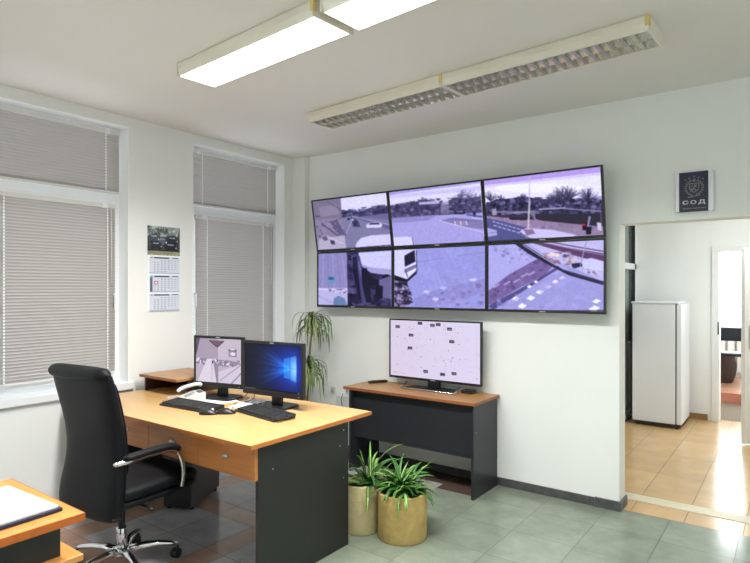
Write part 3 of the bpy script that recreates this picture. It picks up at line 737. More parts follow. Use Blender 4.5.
P.line((880,220),(886,172),3.6,(50,44,66)); P.line((886,180),(905,140),2.4,(60,54,80)); P.line((884,186),(862,146),2,(60,54,80)); P.line((967,222),(962,140),3,(52,48,72))
P.line((806,196),(890,192),5,(170,168,196)); P.line((890,194),(1004,206),4,(150,150,180)); P.line((650,206),(780,206),5,(140,136,164)); P.line((690,212),(776,206),2,(196,194,214)); P.poly([(775,200),(792,200),(793,226),(775,226)], (130,128,160)); P.poly([(634,196),(650,194),(652,218),(636,218)],(168,160,184))
P.poly([(790,212),(1008,214),(1010,262),(900,258),(790,232)], (62,60,74)); P.poly([(612,218),(776,216),(790,236),(612,222)], (70,66,92))
P.poly([(612,220),(800,236),(1010,262),(1012,300),(900,300),(720,262),(612,246)], (158,138,170)); P.speck([(612,220),(800,236),(1010,262),(1010,290),(720,258)],90,7,[(140,118,150),(176,156,190),(126,110,142)],.5); P.poly([(696,226),(758,228),(760,236),(700,234)],(60,52,72))
P.poly([(612,228),(660,236),(760,262),(742,290),(790,306),(612,316)], (96,98,154)); 
for i in range(9): P.line((636+i*15,240+i*4.2),(645+i*15,242+i*4.4),2.6,(216,218,250))
for i in range(7): P.line((640+i*17,254+i*5),(650+i*17,257+i*5),3,(206,208,246))
P.poly([(612,262),(650,272),(652,290),(612,296)], (176,176,226)); P.line((612,284),(650,278),2,(120,120,180))
P.poly([(734,276),(760,264),(850,272),(930,292),(900,304),(760,300)], (206,200,240)); P.poly([(748,270),(780,268),(790,284),(760,292)], (150,120,160)); P.line((736,280),(770,302),3,(110,96,140))
P.line((773,72),(771,170),3.4,(196,190,214)); P.line((771,170),(765,268),5.6,(206,198,206))
P.poly([(944,246),(960,244),(962,276),(946,274)], (48,30,50)); P.ell(950,254,5.5,5.5,(196,48,70)); P.line((968,226),(956,300),6.5,(150,150,190)); P.poly([(958,262),(974,262),(972,290),(956,290)], (38,34,60)); P.poly([(990,246),(1004,248),(1004,278),(992,274)], (206,200,220)); P.line((1000,180),(1004,250),3,(120,90,150))
# bottom right
scr(q_BR, (164,162,222))
P.poly([(610,310),(740,305),(900,400),(800,430),(612,520)], (178,176,234)); P.speck([(614,322),(740,310),(800,360),(700,380)],120,6,[(130,126,186),(196,194,244),(150,146,206)],.55)
P.poly([(620,470),(690,420),(800,362),(870,366),(820,420),(730,462),(640,512),(620,515)], (130,108,168)); P.speck([(620,480),(700,418),(800,362),(868,372),(800,424),(640,505)],110,9,[(112,90,148),(150,128,186),(96,80,134)],.55)
for (x,y) in ((724,438),(752,420),(776,414),(650,455),(690,446)): P.poly([(x-14,y+3),(x+10,y-9),(x+14,y-6),(x-8,y+6)], (184,172,214))
P.poly([(700,305),(730,305),(790,340),(880,398),(1010,440),(1010,452),(900,418),(850,392),(770,350)], (48,44,78)); P.line((745,318),(860,386),3,(190,186,226)); P.line((880,400),(1008,446),2.5,(84,80,124))
P.poly([(750,305),(1010,300),(1010,440),(930,400),(850,370),(790,330)], (196,192,236)); P.poly([(800,308),(1006,345),(1010,372),(950,362),(860,335),(780,312)], (108,74,118)); P.line((830,306),(1006,338),3,(84,60,96)); P.line((800,305),(1010,352),2,(180,160,200))
P.speck([(800,345),(900,340),(960,380),(1000,430),(940,400),(840,372)],170,7,[(60,46,70),(150,118,140),(206,196,220),(100,84,120),(180,150,160)],.8)
P.poly([(838,342),(872,346),(864,358),(832,352)], (236,222,214)); P.poly([(930,372),(970,360),(1008,372),(1008,404),(950,396)], (206,208,250)); P.poly([(908,380),(940,376),(944,388),(916,396)], (40,44,90)); P.line((954,300),(936,388),3.4,(160,160,196))
P.poly([(620,520),(740,462),(800,430),(858,392),(862,398),(800,440),(744,474),(690,505),(640,532)], (92,88,150)); P.line((770,456),(868,396),2,(70,60,110))
for (x,y,s) in ((746,520,1.2),(722,496,1),(776,494,1.1),(806,474,1),(834,456,.9),(858,440,.85),(880,428,.8),(990,506,1),(984,530,1.3),(770,456,.7),(792,440,.6)): P.poly([(x-14*s,y+2*s),(x-1*s,y-8*s),(x+14*s,y-1*s),(x+1*s,y+8*s)], (250,250,255))
P.speck([(640,500),(720,480),(830,528),(660,530)],40,9,[(140,140,206),(172,172,232)],.5); P.speck([(800,450),(880,420),(1000,470),(1000,530),(820,530)],60,15,[(158,156,220),(176,174,232)],.4)
P.mask = None; P.noise(.035,4)
def blur(a, n):
    for _ in range(n):
        a = (a+np.roll(a,1,0)+np.roll(a,-1,0))/3; a = (a+np.roll(a,1,1)+np.roll(a,-1,1))/3
    return a
P.a = blur(P.a, 3)
lf = blur(np.kron(np.random.rand(30,54,1), np.ones((20,21,1)))[:P.h,:P.w], 14); P.a *= 1
P.a = P.a*.84+P.a.mean(2,keepdims=True)*.16; P.a = np.clip((P.a-128)*1.18+118, 0, 255)*np.array([.98,.97,1.02]); P.a = np.clip(P.a,0,255)

quads = [[q_TL,q_TM,q_TR],[q_BL,q_BM,q_BR]]
labs = [['top left screen of the video wall, street with a parked white car','top middle screen of the video wall, wide empty road under a tree line','top right screen of the video wall, lamp post and bare trees by a road'],
        ['bottom left screen of the video wall, dark traffic light beside a van','bottom middle screen of the video wall, rear of a white van on a road','bottom right screen of the video wall, crossing with white square marks']]
TW = .853; TH = .506; xc = [.383+TW/2, .383+TW*1.5+.002, .383+TW*2.5+.004]
ang = math.asin(.080/.476)
for r in range(2):
    for c in range(3):
        Mx = Matrix.Identity(4) if r == 1 else Matrix.Rotation(ang,4,'X')
        z = 1.325 if r == 1 else 1.833; y = -.125
        hh = TH if r == 1 else .476
        tv_ = television(labs[r][c], TW, hh, P, quads[r][c], (xc[c], y, z), 230, 136, Mx, 'video wall screens', bz=.0135, depth=.055)
        for sx in (-.17,.17):
            br = MB()
            if r == 1: br.box(sx-.02,sx+.02,.05,.126,.14,.34)
            else: br.prism([(.035,.12),(.126,.12),(.126,.36),(-.04,.36)],sx-.02,sx+.02,axis=0)
            br.build('wall_bracket', M['blackm'], tv_)

# ------------------------------------------------------------------ SIGN
sg = thing('wall_sign', 'square silver and navy sign with an emblem and white letters above the doorway', 'sign', (3.449,-.022,2.10))
MB().box(-.105,.105,0,.020,-.122,.122).build('sign_plate', M['alu'], sg, bevel=.002)
MB().box(-.084,.076,-.006,0,-.124,.124).build('sign_face', M['navyp'], sg, bevel=.001, label='navy face panel')
em = MB(); pz = .025
def disc(mb, cx, cz, r, n, y0=-.0085, y1=-.0058, a0=0, star=None):
    pts = []
    for i in range(n*(2 if star else 1)):
        rr = r*(star if (star and i % 2) else 1); a = a0+2*PI*i/(n*(2 if star else 1)); pts.append((cx+rr*math.cos(a), cz+rr*math.sin(a)))
    mb.prism(pts, y0, y1, axis=1)
for sgn in (-1, 1):           # laurel branches
    for i in range(9):
        a = math.radians(-78+i*17); cx, cz = sgn*.047*math.cos(a), pz+.047*math.sin(a)
        for da in (-.6,.6):
            t = a+PI/2+da; ux, uz = sgn*math.cos(t), math.sin(t); l, w = .013, .003
            em.prism([(cx,cz),(cx+ux*l/2-uz*w, cz+uz*l/2+ux*w),(cx+ux*l,cz+uz*l),(cx+ux*l/2+uz*w, cz+uz*l/2-ux*w)], -.0085,-.0058,axis=1)
disc(em, 0, pz+.045, .010, 5, a0=PI/2, star=.6)
shield = [(-.026,.026),(.026,.026),(.026,.0),(.018,-.020),(0,-.030),(-.018,-.020),(-.026,.0)]
for (a, b) in zip(shield, shield[1:]+shield[:1]):
    dx_, dz_ = b[0]-a[0], b[1]-a[1]; l_ = math.hypot(dx_, dz_); nx_, nz_ = -dz_/l_*.0022, dx_/l_*.0022
    em.prism([(a[0]+nx_,pz+a[1]+nz_),(b[0]+nx_,pz+b[1]+nz_),(b[0]-nx_,pz+b[1]-nz_),(a[0]-nx_,pz+a[1]-nz_)], -.0085,-.0058,axis=1)
for (a, b, t_) in (((-.010,-.018),(.002,.004),.005),((.002,.004),(.004,.018),.006),((.002,.004),(.016,.002),.003),((.002,.010),(.017,.016),.003),((-.010,-.018),(-.018,-.006),.0025),((-.018,-.006),(-.014,.010),.0025),((-.004,-.006),(.012,-.016),.004),((-.014,.010),(-.008,.018),.003)):
    dx_, dz_ = b[0]-a[0], b[1]-a[1]; l_ = math.hypot(dx_, dz_); nx_, nz_ = -dz_/l_*t_/1.6, dx_/l_*t_/1.6
    em.prism([(a[0]+nx_,pz+a[1]+nz_),(b[0]+nx_,pz+b[1]+nz_),(b[0]-nx_,pz+b[1]-nz_),(a[0]-nx_,pz+a[1]-nz_)], -.0085,-.0058,axis=1)
for (x,z) in ((-.048,.076),(-.026,.086),(.0,.094),(.026,.086),(.048,.076)): disc(em, x, z, .0062, 5, a0=PI/2, star=.45)
em.prism([(-.034,pz-.062),(.034,pz-.050),(.034,pz-.046),(-.034,pz-.056)], -.0085,-.0058,axis=1)
em.build('emblem', M['emblem'], sg, label='silver emblem with wreath and five stars')
cu = bpy.data.curves.new('lettering', 'FONT'); cu.body = 'СОД'; cu.size = .052; cu.extrude = .0012; cu.align_x = 'CENTER'; cu.space_character = 1.35; cu.offset = .0012
t0 = bpy.data.objects.new('lettering_curve', cu); tx = bpy.data.objects.new('lettering', bpy.data.meshes.new_from_object(t0)); bpy.data.objects.remove(t0); COL.objects.link(tx); tx.parent = sg; tx.rotation_euler = (PI/2,0,0); tx.location = (-.002,-.0075,-.076); tx.scale = (.92,.58,1); tx.data.materials.clear(); tx.data.materials.append(M['white'])
ln = MB(); x = -.062
while x < .058:
    w = random.uniform(.004,.010); ln.box(x,x+w,-.0078,-.0058,-.106,-.101); x += w+.003
ln.build('fine_print', M['emblem'], sg)

# ------------------------------------------------------------------ CALENDAR
cal = thing('wall_calendar', 'three-month wall calendar with a dark photo on top, hung between the two windows', 'calendar', (.004,-1.47,1.32), math.radians(90))
# local: faces -y; width .28
pic = Canvas(120, 66); pic.a[:] = (60,64,70)
pic.poly([(0,0),(120,0),(120,22),(0,22)], (120,130,128)); pic.speck([(0,0),(120,0),(120,24),(0,24)],80,6,[(90,104,84),(160,170,170),(60,72,62),(200,206,208)])
for (x,y,w,c) in ((8,18,34,(70,78,88)),(40,24,30,(90,96,110)),(72,20,40,(40,44,52)),(12,34,40,(36,38,44)),(64,36,44,(28,30,36))):
    pic.poly([(x,y+10),(x+w*.2,y),(x+w*.75,y),(x+w,y+9),(x+w,y+18),(x,y+18)], c); pic.line((x+w*.25,y+5),(x+w*.7,y+5),4,(150,160,176)); pic.ell(x+w*.2,y+18,3,3,(12,12,14)); pic.ell(x+w*.8,y+18,3,3,(12,12,14)); pic.ell(x+w*.95,y+12,2,1.6,(240,240,240))
pic.poly([(0,56),(120,56),(120,66),(0,66)], (150,150,120)); pic.poly([(0,54),(120,54),(120,57),(0,57)], (30,34,26)); pic.noise(.2,2)
for i in range(10): pic.line((14+i*8,61),(18+i*8,61),2,(60,60,50))
MB().box(-.138,.142,-.0015,.003,0,.655).build('backing_board', M['paper'], cal)
panel('picture', M['print'], cal, .282, .222, 120, 84, pic, y=-.004, x0=-.14, z0=.433)
def month(z0, red):
    m = Canvas(200, 116); m.a[:] = (214,220,234)
    m.poly([(30,3),(130,3),(130,12),(30,12)], (50,62,96)); m.poly([(150,3),(190,3),(190,9),(150,9)], (70,80,110)); m.poly([(8,4),(22,4),(22,10),(8,10)], (90,98,120))
    if red: m.poly([(4,14),(20,14),(20,112),(4,112)], (86,96,124))
    for r in range(6):
        for c in range(7):
            x, y = 34+c*23, 26+r*15
            if (r == 0 and c < 2) or (r == 5 and c > 3): continue
            col = (96,106,132) if c < 5 else (150,160,186)
            m.line((x-4,y-3),(x-4,y+3),2.4,col); m.line((x+1,y-3),(x+4,y-3),2,col); m.line((x+4,y-3),(x+1,y+3),2,col); m.line((x+1,y+3),(x+5,y+3),2,col)
    m.poly([(0,112),(200,112),(200,116),(0,116)], (140,160,200))
    if red:
        for a in range(40): m.ell(42+11*math.cos(a*PI/20), 52+11*math.sin(a*PI/20), 2.2, 2.2, (206,70,90))
    return m
for z, r in ((.292,False),(.149,True),(.006,False)):
    panel('month_sheet', M['print'], cal, .262, .128, 170, 84, month(z, r), y=-.0075, x0=-.125, z0=z)
    MB().box(-.127,.139,-.0070,-.0015,z-.002,z+.129).build('sheet_pad', M['paper'], cal)

# ------------------------------------------------------------------ SOCKETS
def socket(label, x, z, w=.055, h=.07):
    s = thing('wall_socket', label, 'socket', (x,-.001,z), 0, 'wall sockets')
    MB().box(-w/2,w/2,-.012,0,-h/2,h/2).build('face_plate', M['white'], s, bevel=.004)
    MB()  .lathe([(0,0),(.013,0),(.016,.004),(.013,.004),(.012,.0015),(0,.0015)],24,M=Matrix.Translation((0,-.0125,-.004)) @ Matrix.Rotation(PI/2,4,'X')).build('socket_ring', M['steel'], s)
    return s
socket('white wall socket nearest the hanging leaves of the corner plant', .478, .545)
socket('white wall socket close to the left edge of the brown-topped table', .655, .563)
cb = thing('cable_box', 'low white cable box on the wall beneath the sockets', 'cable box', (.655,-.001,.45))
MB().box(-.12,.10,-.035,0,-.06,.06).build('box_cover', M['white'], cb, bevel=.005)
MB().tube(smooth_path([(-.03,-.037,.085),(-.045,-.045,.03),(-.03,-.045,-.03),(-.04,-.042,-.09)],5),.003,6).build('cable', M['grey'], cb)

# ------------------------------------------------------------------ PLANTS
def leaf_mesh(specs, name, parent, lim=None):
    """ribbons: (base, azimuth, length, rise angle, droop, width)"""
    vs = []; fs = []; cols = []
    for (b, az, L, el, droop, w, cA, cB) in specs:
        n = 12; p = Vector(b); pit = el; d = Vector((math.cos(az), math.sin(az), 0)); side = Vector((-d.y, d.x, 0)); tw_ = random.uniform(-.5,.5)
        base = len(vs)
        for i in range(n+1):
            t = i/n; wd = w*(min(1, .45+t*2.2))*(1-t**2.6)**.8+.0006
            dirv = d*math.cos(pit)+Vector((0,0,1))*math.sin(pit); nr = dirv.cross(side).normalized(); s2 = (side*math.cos(tw_*t)+nr*math.sin(tw_*t))
            fold = nr*wd*.25
            vs.extend([p-s2*wd-fold, p-s2*wd*.35-fold*.1, p+fold*.25, p+s2*wd*.35-fold*.1, p+s2*wd-fold])
            if i < n:
                for k in range(4):
                    a = base+i*5+k; fs.append((a, a+1, a+6, a+5)); cols.append(cB if k in (1,2) else cA)
            p = p+dirv*(L/n); pit = max(pit-droop/n*(1+.8*t), -1.5)
            if lim: p.x = max(p.x, lim[0]); p.y = min(p.y, lim[1])
            if p.z < .012: p.z = .012
    me = bpy.data.meshes.new(name); me.from_pydata(vs, [], fs); me.materials.append(M['leaf']); colour_mesh(me, cols)
    me.polygons.foreach_set('use_smooth', [True]*len(fs))
    o = bpy.data.objects.new(name, me); COL.objects.link(o); o.parent = parent; return o
def pot(parent, r, h, m, soil=.035):
    MB().lathe([(0,0),(r*.97,0),(r,.01),(r,h-.006),(r*.99,h),(r*.88,h),(r*.865,h-.008),(r*.86,h-soil-.02),(0,h-soil-.02)],48,caps=False).build('pot', M[m], parent)
    b = MB(); b.lathe([(r*.855,h-soil-.01),(r*.5,h-soil+.004),(0,h-soil+.006)],24,caps=False); b.build('soil', M['soil'], parent)
G1 = S(52,104,36); G2 = S(150,186,96); G3 = S(36,84,30); G4 = S(92,140,58)
def spider(label, loc, r, h, pm, n, lo, hi, bias=None, ctr=(0,0)):
    t = thing('potted_plant', label, 'plant', loc); pot(t, r, h, pm); L = []
    for i in range(n):
        az = random.uniform(0,2*PI) if bias is None else bias[0]+random.gauss(0,bias[1]); k = random.random()
        el = random.uniform(.5,1.5); ln_ = random.uniform(lo,hi)
        L.append(((ctr[0]+random.uniform(-.035,.035), ctr[1]+random.uniform(-.035,.035), h-.035), az, ln_, el, random.uniform(.7,1.9), random.uniform(.009,.015), random.choice([G1,G3,G1,G4]), random.choice([G2,G1,G3,G2])))
    leaf_mesh(L, 'foliage', t); return t
spider('bushy spider plant in the round tan concrete pot, in front of the second pot', (2.04,-1.185,0), .15, .275, 'concrete', 230, .14, .30)
bp_ = spider('sparse green plant in the pale concrete pot close to the desk side', (1.765,-1.245,0), .127, .295, 'concrete2', 30, .24, .42, ctr=(.05,.02))
# tall corner plant
tp = thing('tall_corner_plant', 'tall plant with long thin drooping leaves in the corner behind the blue monitor', 'plant', (.44,-.33,0))
pot(tp, .14, .28, 'concrete2')
st = MB()
stems = [[(0,0,.25),(.02,.0,.6),(.03,.02,.95),(.045,.03,1.20)],[(-.02,0,.25),(-.06,-.02,.5),(-.04,-.04,.80)],[(.02,-.02,.25),(.03,-.05,.6),(.05,-.04,.82)]]
for s_ in stems: st.tube(smooth_path(s_,6),.009,8)
st.build('stem', mat('plant_stem', S(120,104,72), .8), tp)
L = []
D1 = S(84,110,58); D2 = S(136,154,98); D3 = S(62,84,46); D4 = S(160,156,116)
for s_, n, ln_ in ((stems[0],56,.40),(stems[1],36,.36),(stems[2],56,.40)):
    for i in range(n):
        e = Vector(s_[-1]); a = random.uniform(0,2*PI); tz = random.uniform(-.14,.02)
        if i%3==0: a = random.uniform(-1.5,.6)
        L.append(((e.x,e.y,e.z+tz), a, random.uniform(.6,1)*ln_, random.uniform(.7,1.45), random.uniform(2.6,3.6), random.uniform(.006,.010), random.choice([D1,D3,D2]), random.choice([D2,D1,D4])))
leaf_mesh(L, 'foliage', tp, (-.22,.28))

# ------------------------------------------------------------------ CEILING LIGHTS
def luminaire(label, x0, y0, x1, y1, lit, group):
    L_ = math.hypot(x1-x0, y1-y0); t = thing('ceiling_light', label, 'ceiling light', ((x0+x1)/2,(y0+y1)/2,H), math.atan2(y1-y0,x1-x0), group)
    h = .072; w = .13; l = L_/2-.012
    prof = [(-w,-.012),(-w+.006,0),(w-.006,0),(w,-.012),(w,-.040),(w-.012,-h),(w-.020,-h),(w-.020,-.02),(-w+.020,-.02),(-w+.020,-h),(-w+.012,-h),(-w,-.040)]
    hb = MB()
    hb.prism(prof, -l, l, axis=0); hb.build('housing', M['lum'], t, bevel=.002)
    for s in (-1,1):
        a, b = sorted((s*l, s*(l+.012))); MB().box(a,b,-w-.001,w+.001,-h-.001,-.001).build('end_cap', M['lum'], t, bevel=.003)
    if lit:
        MB().box(-l,l,-w+.021,w-.021,-h-.001,-h+.006).build('diffuser', M['lumlit'], t, label='glowing white diffuser')
    else:
        rf = MB()      # two parabolic troughs
        for s in (-1,1):
            y0_ = s*(w-.02)/2; R0 = []; R1 = []
            for k in range(9):
                u = -1+2*k/8; yy = y0_+u*(w-.021)/2; zz = -.024-(h-.026)*abs(u)**2.2; R0.append(Vector((-l,yy,zz))); R1.append(Vector((l,yy,zz)))
            rf.rings([R0,R1],caps=False,close=False)
        rf.build('reflector', M['louvre'], t)
        lv = MB(); n = int(2*l/.056)
        for i in range(n+1):
            x = -l+.01+(2*l-.02)*i/n
            for s in (-1,1):
                ya, yb = sorted((s*.004, s*(w-.022)))
                lv.prism([(x-.001,-.030),(x-.010,-h+.001),(x+.010,-h+.001),(x+.001,-.030)], ya, yb, axis=1)
        # blade tops run the other way
        lv.build('louvre_blades', M['louvre'], t)
        for s in (-1,1): MB().tube([(-l+.01,s*(w-.02)/2,-.036),(l-.01,s*(w-.02)/2,-.036)],.0105,12).build('tube_lamp', M['tube'], t)
    for s in ((-1,) if lit == 'left' else (1,)):
        MB().box(s*(l+.006)-.011,s*(l+.006)+.011,-w-.003,-w+.02,-h*.75,-.0015).build('joint_clip', M['yellow'], t, bevel=.004, label='yellowed plastic clip')
    return t
luminaire('unlit louvred ceiling light, left one of the row above the video wall', 1.149,-.930,2.290,-1.008,False,'unlit louvred ceiling lights')
luminaire('unlit louvred ceiling light, right one of the row, nearest the doorway sign', 2.296,-1.008,3.425,-1.086,False,'unlit louvred ceiling lights')
luminaire('glowing ceiling light on the left, nearest the windows', 1.177,-2.025,2.28,-2.102,True,'lit ceiling lights')
luminaire('glowing ceiling light cut off by the top edge of the picture', 2.322,-2.104,3.425,-2.181,True,'lit ceiling lights')

# ------------------------------------------------------------------ OFFICE CHAIR
ch = thing('office_chair', 'black leather high-backed office chair with chrome arms and star base at the desk', 'chair', (1.035,-2.400,0), math.radians(6))
def sup(cx, cy, cz, hw, ht, tilt, n=28, e=3.2):
    pts = []
    for i in range(n):
        a = 2*PI*i/n; c, s = math.cos(a), math.sin(a)
        x = hw*math.copysign(abs(c)**(2/e), c); y = ht*math.copysign(abs(s)**(2/e), s)
        pts.append(Vector((cx+x, cy+y*math.cos(tilt), cz+y*math.sin(tilt))))
    return pts
# backrest, lofted bottom to top (x: width, y: depth; -y is the rear)
bk = MB(); bk.sm = True
prof = [(.33,-.185,.10,.02),(.335,-.185,.22,.040),(.37,-.185,.243,.050),(.45,-.178,.244,.054),(.52,-.165,.238,.054),(.60,-.152,.226,.052),(.70,-.150,.220,.050),(.80,-.162,.226,.048),(.90,-.186,.234,.045),(1.00,-.212,.238,.042),(1.05,-.226,.238,.038),(1.085,-.232,.232,.032),(1.095,-.235,.19,.018)]
bk.rings([sup(0,y,z,w,t_,-.18) for (z,y,w,t_) in prof]); bk.build('backrest', M['leather'], ch, sub=1)
rl = MB(); rl.sm = True
R = []
for i in range(17):
    u = -1+2*i/16; k = (1-abs(u)**8)**.5*.999+.001; R.append([Vector((u*.246, -.244+.046*k*math.cos(a), 1.076+.038*k*math.sin(a))) for a in [2*PI*j/16 for j in range(16)]])
rl.rings(R); rl.build('headrest_roll', M['leather'], ch, sub=1)
# inner padded panels facing the sitter
ip = MB(); ip.sm = True
ip.rings([sup(0,y+t_-.004,z,w-.03,.018,-.18) for (z,y,w,t_) in prof[4:11]]); ip.build('back_cushion', M['leather'], ch, sub=1)
se = MB(); se.sm = True
sp = [(-.18,.21,.035,.455),(-.12,.232,.045,.455),(0,.250,.052,.456),(.16,.250,.052,.460),(.27,.245,.050,.460),(.335,.225,.040,.450),(.35,.19,.022,.443)]
def supy(y, hw, hz, cz, n=28, e=3.2):
    return [Vector((hw*math.copysign(abs(math.cos(2*PI*i/n))**(2/e), math.cos(2*PI*i/n)), y, cz+hz*math.copysign(abs(math.sin(2*PI*i/n))**(2/e), math.sin(2*PI*i/n)))) for i in range(n)]
se.rings([supy(*s_) for s_ in sp]); se.build('seat', M['leather'], ch, sub=1)
sb = MB(); sb.sm = True
sb.rings([supy(y,w-.012,.030,.405) for (y,w,h_,z_) in sp]); sb.build('seat_shell', M['leather'], ch, sub=1)
MB().box(-.12,.12,-.14,.12,.345,.385).build('tilt_mechanism', M['blackm'], ch, bevel=.008)
MB().tube([(.10,0,.365),(.20,.0,.36),(.25,0,.352)],.006).build('lever', M['black'], ch)
for s in (-1,1):
    x = s*.285; r0 = (x*.93,-.225,.648) if s > 0 else (x*.84,-.13,.648)
    fo = 0 if s > 0 else .045
    pa = smooth_path([r0,(x,-.16,.650) if s > 0 else (x*.97,-.09,.650),(x,-.03,.652),(x,.07+fo,.648),(x,.13+fo,.625),(x,.158+fo,.57),(x,.168+fo,.50),(x*.96,.168+fo,.43)],6)
    ar = MB().tube(pa,.0115,10,.8).build('armrest', M['chrome'], ch, label='chrome arm with a black pad')
    pd = MB(); n = int(len(pa)*.62); up = [p+Vector((0,0,.020)) for p in pa[4:n]]
    pd.tube(up,.018,12,1.45,radii=[.010]+[.018]*(len(up)-2)+[.010]); pd.build('arm_pad', M['leather'], ar)
    MB().lathe([(0,0),(.011,0),(.011,.014),(0,.014)],16,M=Matrix.Translation((r0[0]-s*.004,r0[1],r0[2])) @ Matrix.Rotation(s*PI/2,4,'Y')).build('arm_bolt', M['chrome'], ar)
MB().lathe([(.028,.085),(.028,.21),(.024,.215)],24).build('gas_column', M['chrome'], ch, label='chrome gas column')
MB().lathe([(.018,.21),(.018,.348)],20).build('inner_column', M['black'], ch)
MB().lathe([(.0,.060),(.042,.062),(.045,.075),(.040,.105),(.030,.112)],24).build('hub', M['chrome'], ch)
for i in range(5):
    a = math.radians(36+72*i+18); dx_, dy_ = math.cos(a), math.sin(a)
    lg = MB(); pth = [(dx_*r_, dy_*r_, z_) for r_, z_ in ((.03,.088),(.10,.096),(.18,.094),(.25,.082),(.29,.072))]
    lg.tube(pth,.014,10,1.3,radii=[.020,.018,.015,.013,.011]); lo_ = lg.build('base_leg', M['chrome'], ch, label='chrome base leg')
    cs = MB(); c0 = Vector((dx_*.285, dy_*.285, 0)); cs.tube([c0+Vector((0,0,.045)), c0+Vector((0,0,.075))],.007)
    wa = a+random.uniform(0,3); ax = Vector((math.cos(wa), math.sin(wa), 0)); off = Vector((-ax.y,ax.x,0))*.012
    for s in (-1,1):
        Rm = Matrix.Translation(c0+off+ax*s*.013+Vector((0,0,.0265))) @ ax.to_track_quat('Z','Y').to_matrix().to_4x4()
        cs.lathe([(.0,-.008),(.022,-.009),(.026,-.006),(.026,.006),(.022,.009),(0,.008)],20,M=Rm)
    cs.build('caster', M['rub'], lo_)

# ------------------------------------------------------------------ NEAR CABINET with papers
nc = thing('side_cabinet', 'orange-topped dark cabinet at the left edge, nearest the camera', 'cabinet', (0,0,0))
MB().box(1.47,2.045,-3.75,-3.11,.722,.75).build('cabinet_top', M['near'], nc, bevel=.003)
MB().box(1.468,2.0485,-3.7535,-3.75,.723,.749).box(2.045,2.0485,-3.75,-3.11,.723,.749).box(1.468,2.0485,-3.11,-3.1065,.723,.749).build('edge_band', M['nearedge'], nc)
MB().box(1.50,2.0,-3.70,-3.165,.612,.722).build('cabinet_body', M['dark'], nc)
MB().box(1.47,2.045,-3.75,-3.11,.590,.612).build('middle_shelf', M['near'], nc, bevel=.003)
MB().box(1.98,2.0,-3.70,-3.165,0,.590).build('side_panel', M['dark'], nc); MB().box(1.50,1.52,-3.70,-3.165,0,.590).build('side_panel', M['dark'], nc); MB().box(1.52,1.98,-3.70,-3.68,.02,.590).build('back_panel', M['dark'], nc)
fo = thing('paper_folder', 'dark blue folder holding a thick stack of white paper on the orange cabinet', 'folder', (1.80,-3.31,.7505), math.radians(3))
MB().box(-.17,.185,-.15,.155,0,.012).build('folder_cover', M['navy'], fo, bevel=.003)
MB().box(-.175,.175,-.155,.145,.012,.020).build('paper_stack', M['paper'], fo, bevel=.001)

# ------------------------------------------------------------------ FRIDGE and far room things
fg = thing('refrigerator', 'white refrigerator in the corridor against the far wall, seen side-on', 'refrigerator', (0,0,0))
MB().box(2.50,2.925,2.70,3.27,.05,1.33).build('body', M['fridge'], fg, bevel=.006)
MB().box(2.49,2.96,2.692,3.278,1.33,1.352).build('top_cover', M['fridge'], fg, bevel=.006)
MB().box(2.936,2.985,2.70,3.27,.05,1.328).build('door', M['fridge'], fg, bevel=.008)
MB().box(2.925,2.936,2.706,3.262,.055,1.325).build('door_seal', M['grey'], fg)
MB().box(2.52,2.97,2.715,3.25,.015,.05).build('plinth', M['blackm'], fg)
MB().box(2.475,2.50,2.74,3.23,.10,1.25).build('rear_grille', M['blackm'], fg)
for (x,y) in ((2.55,2.75),(2.94,2.72),(2.55,3.22),(2.94,3.22)): MB().lathe([(.014,0),(.014,.02)],12,(x,y,0)).build('foot', M['rub'], fg)

oc = thing('visitor_chair', 'black-backed metal chair seen through the far doorway', 'chair', (3.22,5.35,.12))
MB().box(-.25,.25,.20,.235,.62,.81).build('backrest', M['leather'], oc, bevel=.02)
MB().box(-.24,.24,-.22,.20,.44,.48).build('seat', M['leather'], oc, bevel=.015)
for sx in (-.22,.22):
    MB().tube([(sx,.22,0),(sx,.20,.44),(sx,.215,.70)],.012).build('leg', M['chrome'], oc)
    MB().tube([(sx,-.20,0),(sx,-.19,.45)],.012).build('leg', M['chrome'], oc)
    MB().tube([(sx*1.15,.20,.62),(sx*1.15,-.15,.63),(sx*1.15,-.19,.48)],.010).build('armrest', M['chrome'], oc)
rd = thing('radiator', 'white ribbed radiator under the bright far window', 'radiator', (3.6,6.33,.12))
for i in range(12):
    MB().box(-.75+i*.125,-.66+i*.125,-.05,.03,.08,.66).build('radiator_section', M['rad'], rd, bevel=.015)
MB().tube([(-.80,-.01,.12),(.80,-.01,.12)],.015).build('pipe', M['rad'], rd)
for sx in (-.7,.7): MB().box(sx-.015,sx+.015,-.03,.01,0,.10).build('foot', M['rad'], rd)
bk_ = thing('wicker_basket', 'dark brown round basket on the far room floor, left edge of the doorway', 'basket', (3.08,5.75,.12))
MB().lathe([(0,0),(.13,0),(.17,.12),(.18,.25),(.15,.42),(.13,.45),(.12,.45),(.12,.02),(0,.02)],28,caps=False).build('basket_body', M['wicker'], bk_)

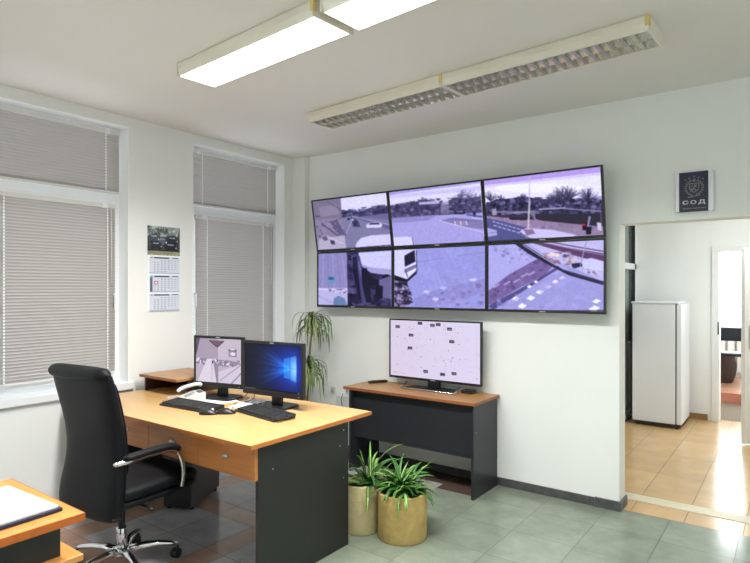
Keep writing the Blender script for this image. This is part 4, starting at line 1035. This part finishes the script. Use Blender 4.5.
# ------------------------------------------------------------------ LIGHT
w = bpy.data.worlds.new('sky'); sc.world = w; w.use_nodes = True
nt = w.node_tree; bg = nt.nodes['Background']
bg.inputs['Color'].default_value = (.90,.95,1.0,1); bg.inputs['Strength'].default_value = 11.0

def area(name, loc, rot, sx, sy, power, col=(1,1,1)):
    l = bpy.data.lights.new(name, 'AREA'); l.shape = 'RECTANGLE'; l.size = sx; l.size_y = sy; l.energy = power; l.color = col
    o = bpy.data.objects.new(name, l); COL.objects.link(o); o.location = loc; o.rotation_euler = rot; return o
# the lit luminaires: their louvres keep the light below the cut-off angle
for (x, y) in ((1.728,-2.064),(2.873,-2.143)):
    l = area('luminaire_light', (x,y,H-.078), (0,0,math.radians(-3.9)), 1.10, .22, 46, (.98,.99,.96)); l.data.spread = math.radians(150)
# daylight entering through the window glass, and an added corridor fill
area('daylight_unseen', (-.45,-4.68,1.75), (0,-PI/2,0), 1.9, 1.0, 260, (.86,.94,1))  # extra lamp outside an unseen window behind the camera
area('corridor_fill', (3.9,1.9,H-.04), (0,0,0), 1.2, .3, 42, (.94,1.0,.98))  # added fill with no fitting, brightens the corridor walls
area('daylight_far_room', (3.9,6.9,1.7), (-PI/2,0,0), 3.0, 1.5, 180, (.95,.97,1))

# ------------------------------------------------------------------ CAMERA
cam = bpy.data.cameras.new('camera'); co = bpy.data.objects.new('camera', cam); COL.objects.link(co)
cam.sensor_fit = 'HORIZONTAL'; cam.sensor_width = 36; cam.lens = 572/750*36
cam.shift_y = (288-281.5)/750; cam.shift_x = 0; cam.clip_start = .02
co.location = (3.964,-4.071,1.5); co.rotation_euler = (PI/2, 0, math.atan(422/572))
sc.camera = co

sc.view_settings.view_transform = 'Standard'; sc.view_settings.look = 'None'; sc.view_settings.gamma = 1; sc.view_settings.use_curve_mapping = False
sc.view_settings.exposure = 0.0
try:
    sc.cycles.use_denoising = True; sc.cycles.max_bounces = 10; sc.cycles.diffuse_bounces = 6; sc.cycles.sample_clamp_indirect = 6
except Exception: pass
